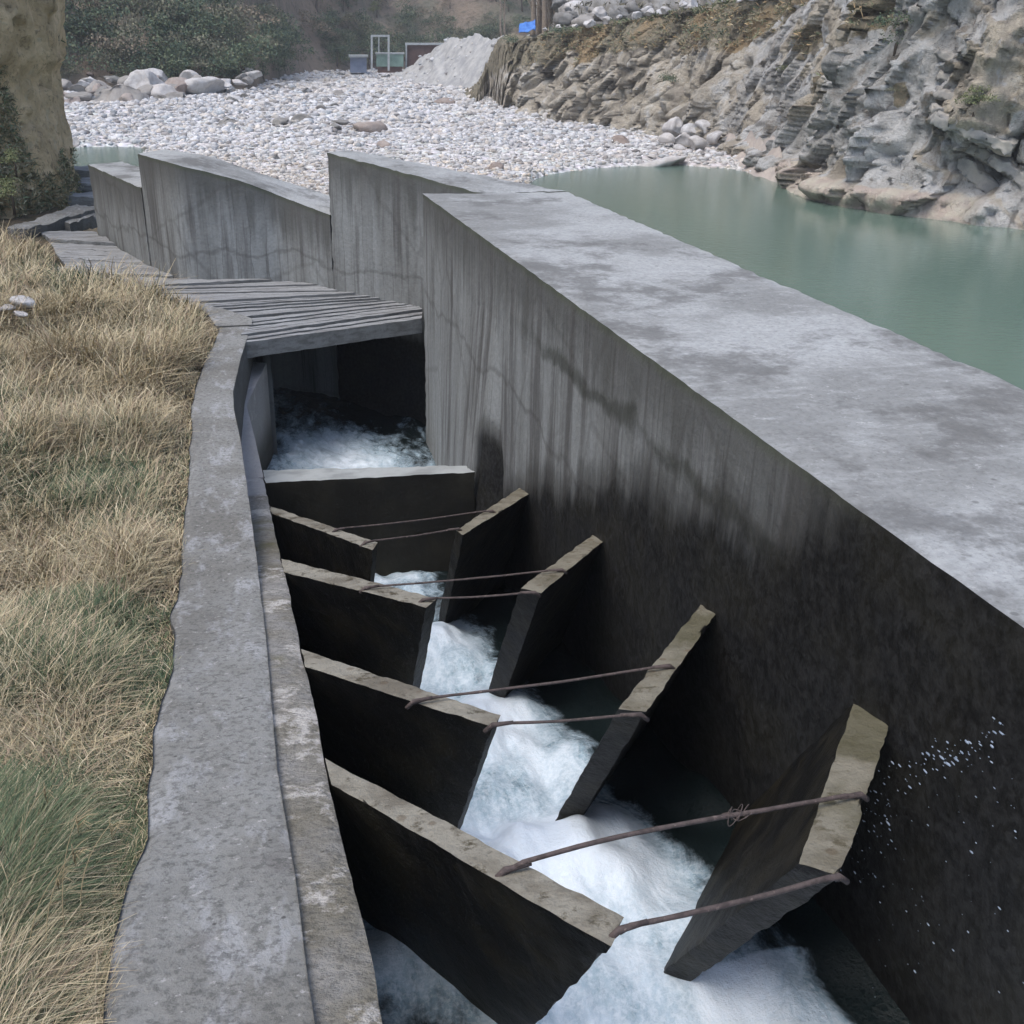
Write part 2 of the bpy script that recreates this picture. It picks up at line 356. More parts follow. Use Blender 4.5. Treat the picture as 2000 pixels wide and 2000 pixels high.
def mat_bed():
    n = N("gravel_bed"); v = n.vor(3.2, out='Color'); d = n.vor(3.2)
    v2 = n.vor(1.3, out='Color')
    c = n.mix(.5, (.60, .59, .57), v, 'SOFT_LIGHT'); c = n.mix(.35, c, v2, 'SOFT_LIGHT')
    bw = n.t.nodes.new('ShaderNodeHueSaturation'); n.lk(c, bw.inputs['Color']); bw.inputs['Saturation'].default_value = .18
    c = bw.outputs[0]
    c = n.mix(n.m_('MULTIPLY', n.st(d, .38, .7), .5), c, (.16, .15, .14))
    c = n.mix(n.m_('MULTIPLY', n.st(n.noise(.09, 4), .45, .62), .35), c, (.47, .40, .32))
    return n.fin(c, .95, n.m_('SUBTRACT', 1.0, d), 1, .12)
def mat_boulder(name, c1, c2):
    n = N(name); o = n.t.nodes.new('ShaderNodeObjectInfo').outputs['Random']
    c = n.mix(n.st(n.noise(2.2, 6, .65), .38, .66), c1, c2); c = n.mix(o, c, n.mix(.5, c, (.5, .46, .42)))
    return n.fin(c, .92, n.noise(5, 6, .65), .8, .06)
def mat_cliff():
    n = N("bedded_cliff_rock"); zt = n.attr("tan"); zg = n.attr("grass"); zl = n.attr("low"); zc = n.attr("crev"); zo = n.attr("ochre")
    # bedding planes lean across the face
    v = n.vec((.9, .9, .18), rot=(.35, .5, 0)); a = n.noise(1, 7, .68, v); b = n.noise(1.1, 7, .65); f = n.noise(6, 6, .7)
    grey = n.mix(n.st(a, .36, .64), (.58, .585, .575), (.40, .39, .365))
    grey = n.mix(n.m_('MULTIPLY', n.st(b, .53, .68), .8), grey, (.22, .185, .14))
    tan = n.mix(n.st(b, .36, .64), (.56, .50, .39), (.36, .325, .27))
    c = n.mix(n.st(n.m_('ADD', zt, n.m_('MULTIPLY', n.m_('SUBTRACT', b, .5), 1.2)), .35, .65), grey, tan)
    c = n.mix(n.m_('MULTIPLY', n.st(f, .52, .70), .5), c, (.14, .135, .12))
    c = n.mix(n.m_('MULTIPLY', n.st(a, .60, .72), .45), c, (.13, .125, .115))
    c = n.mix(n.m_('MULTIPLY', n.st(n.noise(2.4, 5), .62, .72), .7), c, (.50, .50, .50))
    gg = n.mix(n.st(f, .4, .6), (.31, .265, .19), (.21, .20, .145))
    gg = n.mix(n.m_('MULTIPLY', zo, .8), gg, (.34, .24, .13))
    c = n.mix(n.st(n.m_('ADD', zg, n.m_('MULTIPLY', n.m_('SUBTRACT', n.noise(.9, 6, .7), .5), 1.5)), .4, .62), c, gg)
    c = n.mix(n.st(zl, .3, .7), c, n.mix(n.st(b, .4, .6), (.60, .55, .45), (.52, .44, .38)))
    c = n.mix(n.m_('MULTIPLY', n.st(zc, .25, .8), .6), c, (.05, .047, .042))
    return n.fin(c, .95, n.m_('ADD', n.m_('MULTIPLY', a, 2), n.m_('ADD', f, n.m_('MULTIPLY', n.noise(22, 4), .4))), 1, .16)
def mat_outcrop():
    n = N("tan_outcrop_rock"); b = n.noise(1.1, 7, .62); f = n.noise(7, 6, .7)
    c = n.mix(n.st(b, .36, .62), (.72, .55, .34), (.48, .36, .21))
    c = n.mix(n.m_('MULTIPLY', n.st(f, .52, .68), .6), c, (.10, .08, .055))
    c = n.mix(n.m_('MULTIPLY', n.st(n.noise(3, 5), .60, .70), .7), c, (.50, .42, .29))
    return n.fin(c, .95, n.m_('ADD', n.m_('MULTIPLY', b, 2.5), f), 1, .12)
def mat_hill():
    n = N("hillside_soil"); a = n.noise(.11, 6, .6); f = n.noise(.8, 6, .7)
    c = n.mix(n.st(a, .42, .62), (.27, .22, .17), (.17, .165, .125))
    c = n.mix(n.m_('MULTIPLY', n.st(f, .5, .68), .6), c, (.045, .05, .035))
    c = n.mix(n.m_('MULTIPLY', n.st(n.noise(.3, 5), .64, .7), .7), c, (.28, .26, .23))
    return n.fin(c, .97, f, 1, .8)
def mat_flat(name, c1, c2, scale=6, rough=.85, bump=.3):
    n = N(name); f = n.noise(scale, 5, .65); return n.fin(n.mix(n.st(f, .35, .65), c1, c2), rough, f, bump, .02)

M = dict(wall=mat_wall(), path=mat_path(), coping=mat_coping(), slab=mat_slab(), weir=mat_weir(), deck=mat_deck(), rust=mat_rust(), foam=mat_foam(), river=mat_river(),
         ground=mat_ground(), bed=mat_bed(), cliff=mat_cliff(), outcrop=mat_outcrop(), hill=mat_hill(),
         grass=mat_tint("grass_blades", .75, .2), leaf=mat_tint("leaves", .75, .2), stone=mat_tint("river_stone", .92, .2, 3.0, .45),
         pale=mat_boulder("pale_boulder", (.56, .56, .56), (.36, .35, .34)), brown=mat_boulder("brown_boulder", (.20, .15, .125), (.30, .25, .22)), dark=mat_boulder("dark_boulder", (.20, .20, .19), (.10, .098, .09)),
         heap=mat_flat("sand_and_gravel", (.44, .44, .425), (.30, .305, .31), 1.2, .95, .8), bark=mat_flat("bark", (.12, .10, .08), (.07, .06, .05)),
         palewood=mat_flat("pale_trunk", (.34, .28, .22), (.22, .18, .14)), blue=mat_flat("blue_tarpaulin", (.06, .17, .50), (.09, .24, .62), 2), red=mat_flat("red_cloth", (.55, .03, .04), (.45, .04, .05), 3),
         steel=mat_flat("galvanised_frame", (.42, .45, .46), (.32, .34, .34), 2), green=mat_flat("faded_green_panel", (.23, .33, .28), (.18, .27, .23), 2), shed=mat_flat("brown_shed_wall", (.10, .065, .055), (.14, .09, .075), 2),
         bluewall=mat_flat("pale_blue_wall", (.25, .29, .38), (.20, .24, .32), 2), drop=mat_flat("water_drops", (.30, .36, .44), (.2, .25, .32), 30, .3, 0))

# ================================================================ THE SETTING
RZ = -4.8
SH = np.array([(-3.2, 38), (-1.2, 30), (-.4, 26), (.0, 26), (.2, 29), (.28, 36), (.301, 40.9), (.316, 41.8), (.355, 44), (.411, 46.8), (.46, 45.4), (.48, 44.2), (.521, 40.8), (.58, 39), (.7, 37), (1.2, 36), (3.2, 38)])
def bed_h(X, Y):
    r = np.hypot(X, Y); az = np.arctan2(X, Y)
    sh = np.interp(az, SH[:, 0], SH[:, 1])+1.0*perlin(np.stack([X*.25, Y*.25, X*0], -1))
    land = sstep(r, sh-1.5, sh+2.5)
    arm = sstep(r, 39.5, 42)*(1-sstep(r, 50.5, 53))*(1-sstep(az, -.075, -.045))
    nz = fbm(np.stack([X*.12, Y*.12, X*0+3], -1), 4)*.35+fbm(np.stack([X*.5, Y*.5, X*0+8], -1), 3)*.12
    h = RZ-1.1+land*(1.3+nz+(r-45)*.0035)
    h = h-arm*1.1
    return h
# river bed: one polar sheet that also carries the ground out to the hills
az = np.linspace(-math.pi, math.pi, 721); rr = np.concatenate([np.linspace(14, 60, 190), np.linspace(60.5, 170, 150), np.linspace(175, 440, 15)])
A_, R_ = np.meshgrid(az, rr, indexing='ij'); X_, Y_ = R_*np.sin(A_), R_*np.cos(A_)
# deeper ground under the works so that nothing shows inside the channel
Z_ = bed_h(X_, Y_); 
V = np.stack([X_, Y_, Z_], -1)
mb = MB(); mb.add(V, grid_faces(len(az), len(rr)))
cz = np.linspace(-14.2, 14.2, 5); q = np.stack(np.meshgrid(cz, cz, indexing='ij')+[np.full((5, 5), -6.6)], -1); mb.add(q, grid_faces(5, 5))
obj("riverbed", mb.mesh("riverbed", M['bed']), kind='structure')
# river surface
def disc(name, z, r0_, r1, mat, kind, n=240):
    a = np.linspace(-math.pi, math.pi, n+1); rad = np.concatenate([np.linspace(r0_, 70, 60), np.linspace(75, r1, 12)])
    A2, R2 = np.meshgrid(a, rad, indexing='ij'); V = np.stack([R2*np.sin(A2), R2*np.cos(A2), np.full_like(A2, z)], -1)
    o = obj(name, mesh_np(name, V.reshape(-1, 3), grid_faces(*A2.shape), mat, True), kind=kind); return o
rx = [4.0, 4.0, 60, 60, -60, -60]
def flat_poly(name, pts, z, mat):
    me = bpy.data.meshes.new(name); me.from_pydata([(x, y, z) for x, y in pts], [], [tuple(range(len(pts)))]); me.materials.append(mat); return obj(name, me, kind='structure')
river = flat_poly("river", [(4.2, -60), (80, -60), (80, 75), (-60, 75), (-60, 19), (-1.6, 20.2), (.2, 17.0), (1.9, 16.6), (4.2, 13.3)], RZ, M['river'])

# hillside behind the river
def hill_base(az): return np.interp(az, [-3.2, -1.4, -.6, -.16, .04, .09, .16, .22, .35, .8, 1.6, 3.2], [60, 50, 62, 93, 99, 140, 158, 160, 165, 120, 70, 60])
def hill_h(X, Y):
    r = np.hypot(X, Y); a = np.arctan2(X, Y); b = hill_base(a); e = np.maximum(0, r-b)
    P = np.stack([X*.025, Y*.025, X*0], -1)
    return RZ+.1+e*(.62+.18*perlin(P*.7))+sstep(e, 0, 14)*(fbm(P*1.7, 5)*9+fbm(P*6+5, 3)*2.2)
az = np.linspace(-1.6, 1.6, 420); tt = np.linspace(0, 1, 150)**1.5
A_, T_ = np.meshgrid(az, tt, indexing='ij'); R_ = hill_base(A_)-3+T_*260; X_, Y_ = R_*np.sin(A_), R_*np.cos(A_)
obj("hillside", mesh_np("hillside", np.stack([X_, Y_, hill_h(X_, Y_)-.3*(T_ <= 0)], -1).reshape(-1, 3), grid_faces(*A_.shape), M['hill'], True), kind='structure')

# left bank under the grass
def zwalk(Y): Y = np.asarray(Y, float); return np.where(Y < 6, lz(Y, .03), np.interp(Y, [6, 8.5, 30], [lz(6, .03), -3.4, -3.4]))
def xwalk(Y): return np.interp(Y, [-3, 0, 2, 5, 7, 9, 11, 13, 14.4, 15.6, 16, 17.7, 20, 24], [-.5, -.5, -.48, -.42, -.42, -.42, -.36, -.15, -.2, -1.0, -1.3, -2.4, -2.9, -3.3])
def bank_h(X, Y):
    e = np.maximum(0, xwalk(Y)-X)
    return zwalk(Y)-.07+.10*e*sstep(e, 0, 3)+fbm(np.stack([X*.9, Y*.9, X*0], -1), 4)*.10*sstep(e, 0, .5)+np.maximum(0, e-4)*.45
yy = np.linspace(-4, 26, 240); ee = np.concatenate([np.linspace(-.12, 3, 60), np.linspace(3.3, 30, 30)])
Yg, Eg = np.meshgrid(yy, ee, indexing='ij'); Xg = xwalk(Yg)-Eg
Zb = bank_h(Xg, Yg)
obj("left_bank", mesh_np("left_bank", np.stack([Xg, Yg, Zb], -1).reshape(-1, 3), grid_faces(*Yg.shape, flip=True), M['ground'], True), kind='structure')

# ---------------------------------------------------------------- the right cliff
CB = [(952, 196), (975, 214), (1005, 232), (1100, 245), (1250, 262), (1330, 288), (1400, 292), (1500, 325), (1560, 352), (1578, 380), (1720, 408), (1880, 430), (1990, 440), (2300, 475), (2700, 520)]
cb = np.array([at(px, py, RZ)[:2] for px, py in CB])
cb = np.vstack([ray(900, 150)[:2]/np.hypot(*ray(900, 150)[:2])*94, ray(932, 150)[:2]/np.hypot(*ray(932, 150)[:2])*86, cb])
ctop = np.array([-4.75, -3.9, -2.2, -.5, .30, .9, 1.6, 2.4, 3.6, 5.5, 7.5, 9, 10.5, 12, 13, 14, 15])
cset = np.array([2., 2.5, 2.6, 2.6, 2.6, 2.7, 2.9, 3.2, 3.4, 3.6, 3.8, 4, 4, 4, 4, 4, 4])
seg = np.r_[0, np.cumsum(np.linalg.norm(np.diff(cb, axis=0), axis=1))]
NU, NV = 900, 300
u = np.linspace(0, seg[-1], NU); bx = np.interp(u, seg, cb[:, 0]); by = np.interp(u, seg, cb[:, 1]); th_ = np.interp(u, seg, ctop); ts_ = np.interp(u, seg, cset)
k = np.ones(15)/15; pad = lambda a: np.convolve(np.pad(a, 7, mode='edge'), k, mode='valid'); bx, by, th_, ts_ = map(pad, (bx, by, th_, ts_))
kx = np.gradient(bx); ky = np.gradient(by); L_ = np.hypot(kx, ky); nx, ny = -ky/L_, kx/L_
sgn = np.where((nx*(-bx)+ny*(-by)) > 0, -1, 1); nx, ny = nx*sgn, ny*sgn      # away from the viewer's side
k = np.ones(61)/61; nx = np.convolve(np.pad(nx, 30, mode='edge'), k, mode='valid'); ny = np.convolve(np.pad(ny, 30, mode='edge'), k, mode='valid')
rdx, rdy = bx/np.hypot(bx, by), by/np.hypot(bx, by); bl = sstep(u, seg[5], seg[3]); bl = np.where(u < seg[3], 1, bl); nx, ny = nx*(1-bl)+rdx*bl, ny*(1-bl)+rdy*bl; L_ = np.hypot(nx, ny); nx, ny = nx/L_, ny/L_
t = np.linspace(-.12, 1.35, NV); U, T = np.meshgrid(u, t, indexing='ij')
def b2(a): return a[:, None]+0*T
zt = b2(th_)-RZ; prof = np.where(T < 1, np.maximum(T, -.2)**1.0, 1)
Zc = RZ+np.where(T < 1, T*zt, zt+(T-1)*zt*.35)
sb = b2(ts_)*np.where(T < .08, -.25*(.08-T)/.2*0, 0)+b2(ts_)*np.where(T < 1, np.clip(T, 0, 1)**1.15, 1+(T-1)*14)
ful = sstep(U, seg[7]-1, seg[9])                        # 0 left wall, 1 right buttress
Xc, Yc = b2(bx)+b2(nx)*sb, b2(by)+b2(ny)*sb
P = np.stack([U, Zc, sb*.6], -1)
wp = np.stack([fbm(P*.35+3, 3), fbm(P*.35+11, 3), 0*U], -1)
# leaning blocks, columns at the foot of the left wall
Q = np.stack([(U-.38*Zc)*.34, Zc*.16+.05*U, sb*.2], -1)+wp*.35
e1, cv, t1_ = facets(Q); Qb = np.stack([(U-.3*Zc)*1.0, Zc*.55, sb*.4], -1)+wp*.4; e1b, cvb, t1b = facets(Qb)
low = sstep(T, .60, .40)
colm = 1.5*(cv-.5)+1.5*t1_+.7*sstep(e1, 0, .22)-.6
colm2 = .45*(cvb-.5)+.55*t1b+.2*sstep(e1b, 0, .15)
q2 = np.stack([(U-.50*Zc)*.26, (Zc+.15*U)*.13, sb*.2], -1)+wp*.3
e2, gv, t2_ = facets(q2)
q3 = np.stack([(U-.42*Zc)*.62, Zc*.11+.04*U, sb*.3], -1)+wp*.35
e3, hv, t3_ = facets(q3); q4 = np.stack([(U-.42*Zc)*1.5, Zc*.20, sb*.3], -1)+wp*.5; e4, iv4, t4_ = facets(q4)
bedm = 1.6*(gv-.5)+1.3*t2_+.7*(hv-.5)+1.0*t3_+.25*sstep(e3, 0, .12)+.28*(iv4-.5)+.35*t4_-.3
zr = sstep(U, seg[12]-1.5, seg[12]+1.5)                 # the ledged part
disp = (1-ful)*(colm*(.25+.85*low)+colm2*(.5+.5*low))+ful*bedm*.62
led = ((Zc+.36*(U-seg[13]))/.95+.5*wp[..., 0]); fr = led-np.floor(led)
disp = disp+zr*(.30*(fr**1.6)-.12)*sstep(T, .05, .2)
disp = disp+fbm(P*.45+20, 3)*.8+fbm(np.stack([(U-.42*Zc)*1.9, Zc*.5, sb*.4], -1)+7, 4)*.24+fbm(P*5+2, 3)*.05
e6, c6, t6 = facets(np.stack([(U-.4*Zc)*1.15, Zc*.85, sb*.6], -1)+wp*.5); disp = disp+.34*(c6-.5)+.42*t6; foot = sstep(T, .0, .03)
disp = disp*(1-.4*sstep(U, seg[6], seg[7])*(1-sstep(U, seg[9], seg[10]))); disp = disp*(.25+.75*foot)+ful*.8*(1-sstep(Zc, RZ+.55, RZ+.9))   # pale water-worn foot
disp = disp*np.where(T > 1, .5, 1)
Xc, Yc = Xc-b2(nx)*disp, Yc-b2(ny)*disp
Zc2 = Zc+fbm(P*.5+40, 2)*.10*sstep(T, .1, .5)+np.where(T > 1, fbm(P*.5, 3)*.5, 0)
crev = np.clip(.45*(1-sstep(e6, 0, .06))+((1-sstep(e1, .0, .07))+.5*(1-sstep(e1b, 0, .06)))*(1-ful)+ful*((1-sstep(e2, 0, .03))+.45*(1-sstep(e3, 0, .04)))+zr*sstep(fr, .95, 1.0)*0.6, 0, 1)*sstep(fbm(P*.8+60, 3), -.35, .1)
dcurv = fbm(P*.30+70, 4)
grass = (1-ful)*sstep(T+.25*fbm(P*.35+50, 3), .52, .74)*.85+ful*sstep(dcurv+.6*T, .36, .56)*.9
och = (1-ful)*sstep(fbm(P*.28+90, 3), .05, .25)*sstep(U, seg[4], seg[5])*.9+ful*.15
tan_ = (1-ful)*.60+ful*sstep(fbm(P*.35+33, 3), .0, .25)*.62+ful*sstep(zr*fr, .5, .9)*.55
lowm = sstep(Zc+.12*fbm(P*1.5, 3), RZ+.85, RZ+.65)*(.15+.85*sstep(U, seg[10]-1.5, seg[10]))*(1-.6*sstep(U, seg[13]-2.5, seg[13]+1.5))
cliff = obj("cliff", mesh_np("cliff", np.stack([Xc, Yc, Zc2], -1).reshape(-1, 3), grid_faces(NU, NV, flip=True), M['cliff'], False,
            {"tan": tan_, "grass": grass, "low": lowm, "crev": crev, "ochre": och}), kind='structure')
CLF = np.stack([Xc, Yc, Zc2], -1)
# sloping silt beach at the foot between wall and water
mb = MB()
bp = np.array([at(px, py, RZ)[:2] for px, py in [(1400, 300), (1460, 318), (1520, 345), (1562, 372)]]); bi = np.array([at(px, py, RZ)[:2] for px, py in [(1430, 340), (1500, 356), (1545, 372), (1578, 388)]])
us = np.linspace(0, 3, 50); vs = np.linspace(0, 1, 14); Ub, Vb = np.meshgrid(us, vs, indexing='ij')
ox = np.interp(Ub, range(4), bi[:, 0]); oy = np.interp(Ub, range(4), bi[:, 1]); ix = np.interp(Ub, range(4), bp[:, 0]); iy = np.interp(Ub, range(4), bp[:, 1])
Xb, Yb = ox+(ix-ox)*Vb*1.3, oy+(iy-oy)*Vb*1.3; Zb = RZ-.25+1.7*Vb*np.clip(np.sin(np.pi*Ub/3), 0, 1)**.5*(.8+.5*fbm(np.stack([Xb*.4, Yb*.4, Xb*0+5], -1), 3))-.35*(1-np.clip(np.sin(np.pi*Ub/3)*3, 0, 1))+fbm(np.stack([Xb*.8, Yb*.8, Xb*0], -1), 4)*.2
beach = obj("silt_beach", mesh_np("silt_beach", np.stack([Xb, Yb, Zb], -1).reshape(-1, 3), grid_faces(50, 14), mat_flat("brown_silt", (.34, .30, .27), (.44, .39, .34), 1.5, .95, .6), True), kind='structure')

# ---------------------------------------------------------------- left rock outcrop
na, nh = 200, 150
th = np.linspace(0, 2*np.pi, na); hh = np.linspace(-5.2, 9, nh); TH, HH = np.meshgrid(th, hh, indexing='ij')
edge = np.interp(HH, [-5.2, -3.4, -2.67, -2.1, -1.4, -.85, -.57, 0, 1, 9], [-2.95, -3.02, -3.10, -3.12, -3.17, -3.12, -2.85, -2.76, -2.7, -1.8])
ccx, ccy = -9.6, 26.3
ex = edge-ccx; ey = np.interp(HH, [-5.2, 9], [5.4, 4.8])
cs, sn = np.cos(TH), np.sin(TH); pw = 2/2.6
Xo = ccx+ex*np.sign(cs)*np.abs(cs)**pw; Yo = ccy+ey*np.sign(sn)*np.abs(sn)**pw
P = np.stack([Xo, Yo, HH], -1); f1, f2, cv = worley(P*np.array([.5, .5, .28])+fbm(P*.4, 3)[..., None]*.5)
dd = (.35*(cv-.5)+.25*sstep(f2-f1, 0, .3)-.15)+fbm(P*.9, 5)*.45+fbm(P*4, 3)*.10; e7, c7, t7 = facets(P*np.array([1.1, 1.1, .7])+fbm(P*.6, 2)[..., None]*.4); dd = dd+.30*(c7-.5)+.45*t7
Xo = Xo+cs*(dd-.25)*.35; Yo = Yo+sn*dd
OUT = np.stack([Xo, Yo, HH], -1)
obj("rock_outcrop", mesh_np("rock_outcrop", OUT.reshape(-1, 3), grid_faces(na, nh), M['outcrop'], False), kind='structure')

# ================================================================ THE CONCRETE WORKS
def wet_shade_mask(q):
    cul = sstep(q[..., 1], 13.2, 13.5)*sstep(-q[..., 2], 3.5, 3.9)  # shade of the covered part, painted in along with the damp
    o = q[..., 2]+H+S*q[..., 1]; thr = .10+.17*(8.6-q[..., 1]); thr = np.where(q[..., 1] > 9.2, thr-.5*(q[..., 1]-9.2), thr)
    return np.maximum(cul, sstep(thr-.12-o+.34*fbm(q*np.array([1, .9, .5]), 4), -.45, .45))
def wall_obj(name, hexes, label, cat, res=.07, mat='wall', **kw):
    mb = MB()
    for h in hexes: hexa(h, res=res, mb=mb, **kw)
    return obj(name, mb.mesh(name, M[mat]), label=label, cat=cat)
ZT = -1.784
ys = [-1.5, 3, 8, 13.26]; xi = [V1, V1, V1+.01, V1]; xo = [4.46, 4.46, 4.44, 4.42]
mb = MB()
bz = -6.5
hexa(box_pts([(V1, -1.5), (4.46, -1.5), (4.42, 13.22), (V1, 13.26)], bz, ZT), res=.07, amp=.006, chip=.016, mb=mb, nf=4, wet_shade=wet_shade_mask)
hexa([(2.18, 9.62, bz), (2.56, 8.8, bz), (2.56, 13.0, bz), (2.53, 13.0, bz), (2.53, 9.62, -2.3), (2.56, 9.2, -2.3), (2.56, 12.6, -2.3), (2.54, 12.6, -2.3)], res=.08, amp=.004, chip=0, mb=mb, ztop=ZT, wet_shade=lambda q: sstep(10.1-q[..., 1], .0, .5)*sstep(-3.35-q[..., 2], -.1, .5))
obj("retaining_wall", mb.mesh("retaining_wall", M['wall']), label="long thick concrete wall with broad flat top between the fish ladder and green river", cat="wall")
mb = hexa(box_pts([(1.57, 15.34), (3.27, 13.28), (4.42, 13.30), (1.95, 15.75)], bz, [-1.49, -1.785, -1.785, -1.5]), res=.08, amp=.012, chip=.03, wet_shade=lambda q: sstep(-q[..., 2], 3.55, 4.1))  # the ramp below deck level is painted culvert shade
obj("retaining_wall", mb.mesh("river_wall", M['wall']), label="tall far section of concrete wall just behind the end of the broad wall", cat="wall")
p = [(1.57, 15.36, -2.34), (.96, 16.17, -2.19), (.38, 16.25, -1.96), (-.55, 16.45, -1.74), (-1.06, 17.62, -1.72)]
q = [(2.1, 16.2, -2.34), (1.4, 17.1, -2.19), (.65, 17.25, -1.96), (.0, 17.45, -1.74), (-.68, 18.3, -1.72)]
def smooth_path(P_, n_=60):
    P_ = np.array(P_); tt_ = np.linspace(0, len(P_)-1, n_); k_ = np.hanning(15); k_ /= k_.sum()
    R_ = np.stack([np.interp(tt_, range(len(P_)), P_[:, j]) for j in range(3)], 1); Q_ = np.stack([np.convolve(np.pad(R_[:, j], 7, mode='reflect', reflect_type='odd'), k_, 'valid') for j in range(3)], 1); return Q_
pi_, po_ = smooth_path(p), smooth_path(q); mb = MB(); pi_[:, 2] += .006*fbm(pi_*6, 3)
dz = np.linspace(0, 1, 55)[None, :]
for e_, fl_ in ((pi_, True), (po_, False)):
    Zk = e_[:, 2:3]*(1-dz)+bz*dz; Vk = np.stack([e_[:, :1]+0*dz, e_[:, 1:2]+0*dz, Zk], -1); Vk = Vk+fbm(Vk*3, 3)[..., None]*.008
    mb.add(Vk, grid_faces(60, 55, flip=fl_), {"depth": e_[:, 2:3]-Zk, "wet_shade": 0*Zk})
uk = np.linspace(0, 1, 12)[None, :, None]; Vk = pi_[:, None]*(1-uk)+po_[:, None]*uk; Vk[..., 2] += .006*fbm(Vk*3, 3)
mb.add(Vk, grid_faces(60, 12), {"depth": 0*Vk[..., 0], "wet_shade": 0*Vk[..., 0]})
for j_, fl_ in ((0, False), (-1, True)):
    E_ = pi_[j_]*(1-uk[0])+po_[j_]*uk[0]; Zk = E_[:, 2:3]*(1-dz)+bz*dz; Vk = np.stack([E_[:, :1]+0*dz, E_[:, 1:2]+0*dz, Zk], -1)
    mb.add(Vk, grid_faces(12, 55, flip=fl_), {"depth": E_[:, 2:3]-Zk, "wet_shade": 0*Zk})
obj("retaining_wall", mb.mesh("curved_wall", M['wall']), label="curved streaked concrete wall with sloping top behind the plank deck", cat="wall")
mb = hexa(box_pts([(-1.08, 17.66), (-.45, 18.35), (-1.6, 21.6), (-2.15, 21.1)], bz, [-2.23, -2.23, -2.24, -2.24]), res=.08, amp=.01, chip=.03)
obj("retaining_wall", mb.mesh("end_wall", M['wall']), label="lowest and farthest concrete wall section, beside the tan rock outcrop", cat="wall")

# walkway along the left (irregular poured edge)
WL = [(200, 2000), (215, 1850), (240, 1760), (262, 1700), (288, 1640), (290, 1560), (296, 1450), (312, 1370), (338, 1310), (341, 1250), (334, 1200), (345, 1165), (355, 1120), (356, 1050), (366, 960), (372, 880), (374, 800), (386, 740), (408, 690), (430, 640)]
WR = [(615, 2000), (600, 1900), (575, 1700), (541, 1500), (520, 1250), (500, 1080), (488, 990), (470, 860), (457, 800), (455, 765), (470, 700), (490, 636)]
def on_walk(px, py):
    r = ray(px, py); a, b = .3, 60.
    for _ in range(50):
        m = (a+b)/2
        if r[2]*m > zwalk(r[1]*m): a = m
        else: b = m
    return r*a
wl = np.array([on_walk(*p_) for p_ in WL]); wr = np.array([on_walk(*p_) for p_ in WR])
yy = np.concatenate([np.linspace(-2, 13.4, 240)])
lx = np.interp(yy, wl[:, 1], wl[:, 0]); rx_ = np.interp(yy, wr[:, 1], wr[:, 0])
lx = lx+.03*fbm(np.stack([yy*1.7, yy*0, yy*0], -1), 4); rx_ = rx_+.004*fbm(np.stack([yy*3, yy*0+5, yy*0], -1), 3)
mb = MB(); nn = 12
uu = np.linspace(0, 1, nn); Yw, Uw = np.meshgrid(yy, uu, indexing='ij'); Xw = lx[:, None]*(1-Uw)+rx_[:, None]*Uw
Zw = zwalk(Yw)+.008*fbm(np.stack([Xw*3, Yw*3, Xw*0], -1), 3)-.012*(Uw < .01)-.006*(Uw > .99)
mb.add(np.stack([Xw, Yw, Zw], -1), grid_faces(len(yy), nn, flip=True))
for e_, f_ in ((lx, False), (rx_, True)):
    zz = np.array([0, -.25, -.5, -.8, -1.3]); Ye, Ze = np.meshgrid(yy, zz, indexing='ij')
    mb.add(np.stack([e_[:, None]+0*Ze, Ye, zwalk(Ye)+Ze], -1), grid_faces(len(yy), 5, flip=not f_))
e1x = np.array([[lx[-1], 13.4, -3.4], [rx_[-1], 13.4, -3.4], [rx_[-1], 13.4, -4.8], [lx[-1], 13.4, -4.8]]); mb.add(e1x, [[0, 1, 2, 3]])
obj("walkway", mb.mesh("walkway", M['path'], True), kind='structure')
# its continuation as a low kerb beside the plank deck
kp = [(.30, 13.42), (-.12, 13.42), (-.42, 14.5), (-1.15, 15.55), (-2.45, 17.7)]; kq = [(.33, 13.6), (-.0, 14.32), (-.22, 14.75), (-.9, 15.75), (-2.2, 17.8)]
mb = MB()
for a, b, c_, d in (((-.12, 13.42), (.32, 13.42), (.34, 13.75), (-.22, 14.1)), ((-.22, 14.1), (.34, 13.75), (-.02, 14.36), (-.32, 14.45)), ((-.32, 14.45), (-.02, 14.36), (-.5, 14.95), (-.75, 14.9)), ((-.75, 14.9), (-.5, 14.95), (-1.25, 15.95), (-1.5, 15.85)), ((-1.5, 15.85), (-1.25, 15.95), (-2.3, 17.6), (-2.6, 17.5))):
    hexa(box_pts([a, b, c_, d], -4.9, -3.385), mb=mb, res=.1, chip=0)
obj("kerb", mb.mesh("kerb", M['path']), label="low concrete kerb curving along the grassy edge of the plank deck", cat="kerb")

# channel side wall (the lower coping strip)
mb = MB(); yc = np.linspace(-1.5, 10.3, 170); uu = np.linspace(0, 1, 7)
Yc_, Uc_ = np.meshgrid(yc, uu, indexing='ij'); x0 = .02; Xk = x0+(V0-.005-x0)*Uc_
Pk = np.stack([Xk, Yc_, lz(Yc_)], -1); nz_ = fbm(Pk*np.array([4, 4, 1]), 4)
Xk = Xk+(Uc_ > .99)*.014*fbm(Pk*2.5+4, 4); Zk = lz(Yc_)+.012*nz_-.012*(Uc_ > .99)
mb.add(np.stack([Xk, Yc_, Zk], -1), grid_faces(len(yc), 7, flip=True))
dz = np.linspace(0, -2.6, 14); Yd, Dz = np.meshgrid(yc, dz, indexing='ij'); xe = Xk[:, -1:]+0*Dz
mb.add(np.stack([xe, Yd, Zk[:, -1:]+Dz], -1), grid_faces(len(yc), 14, flip=False))
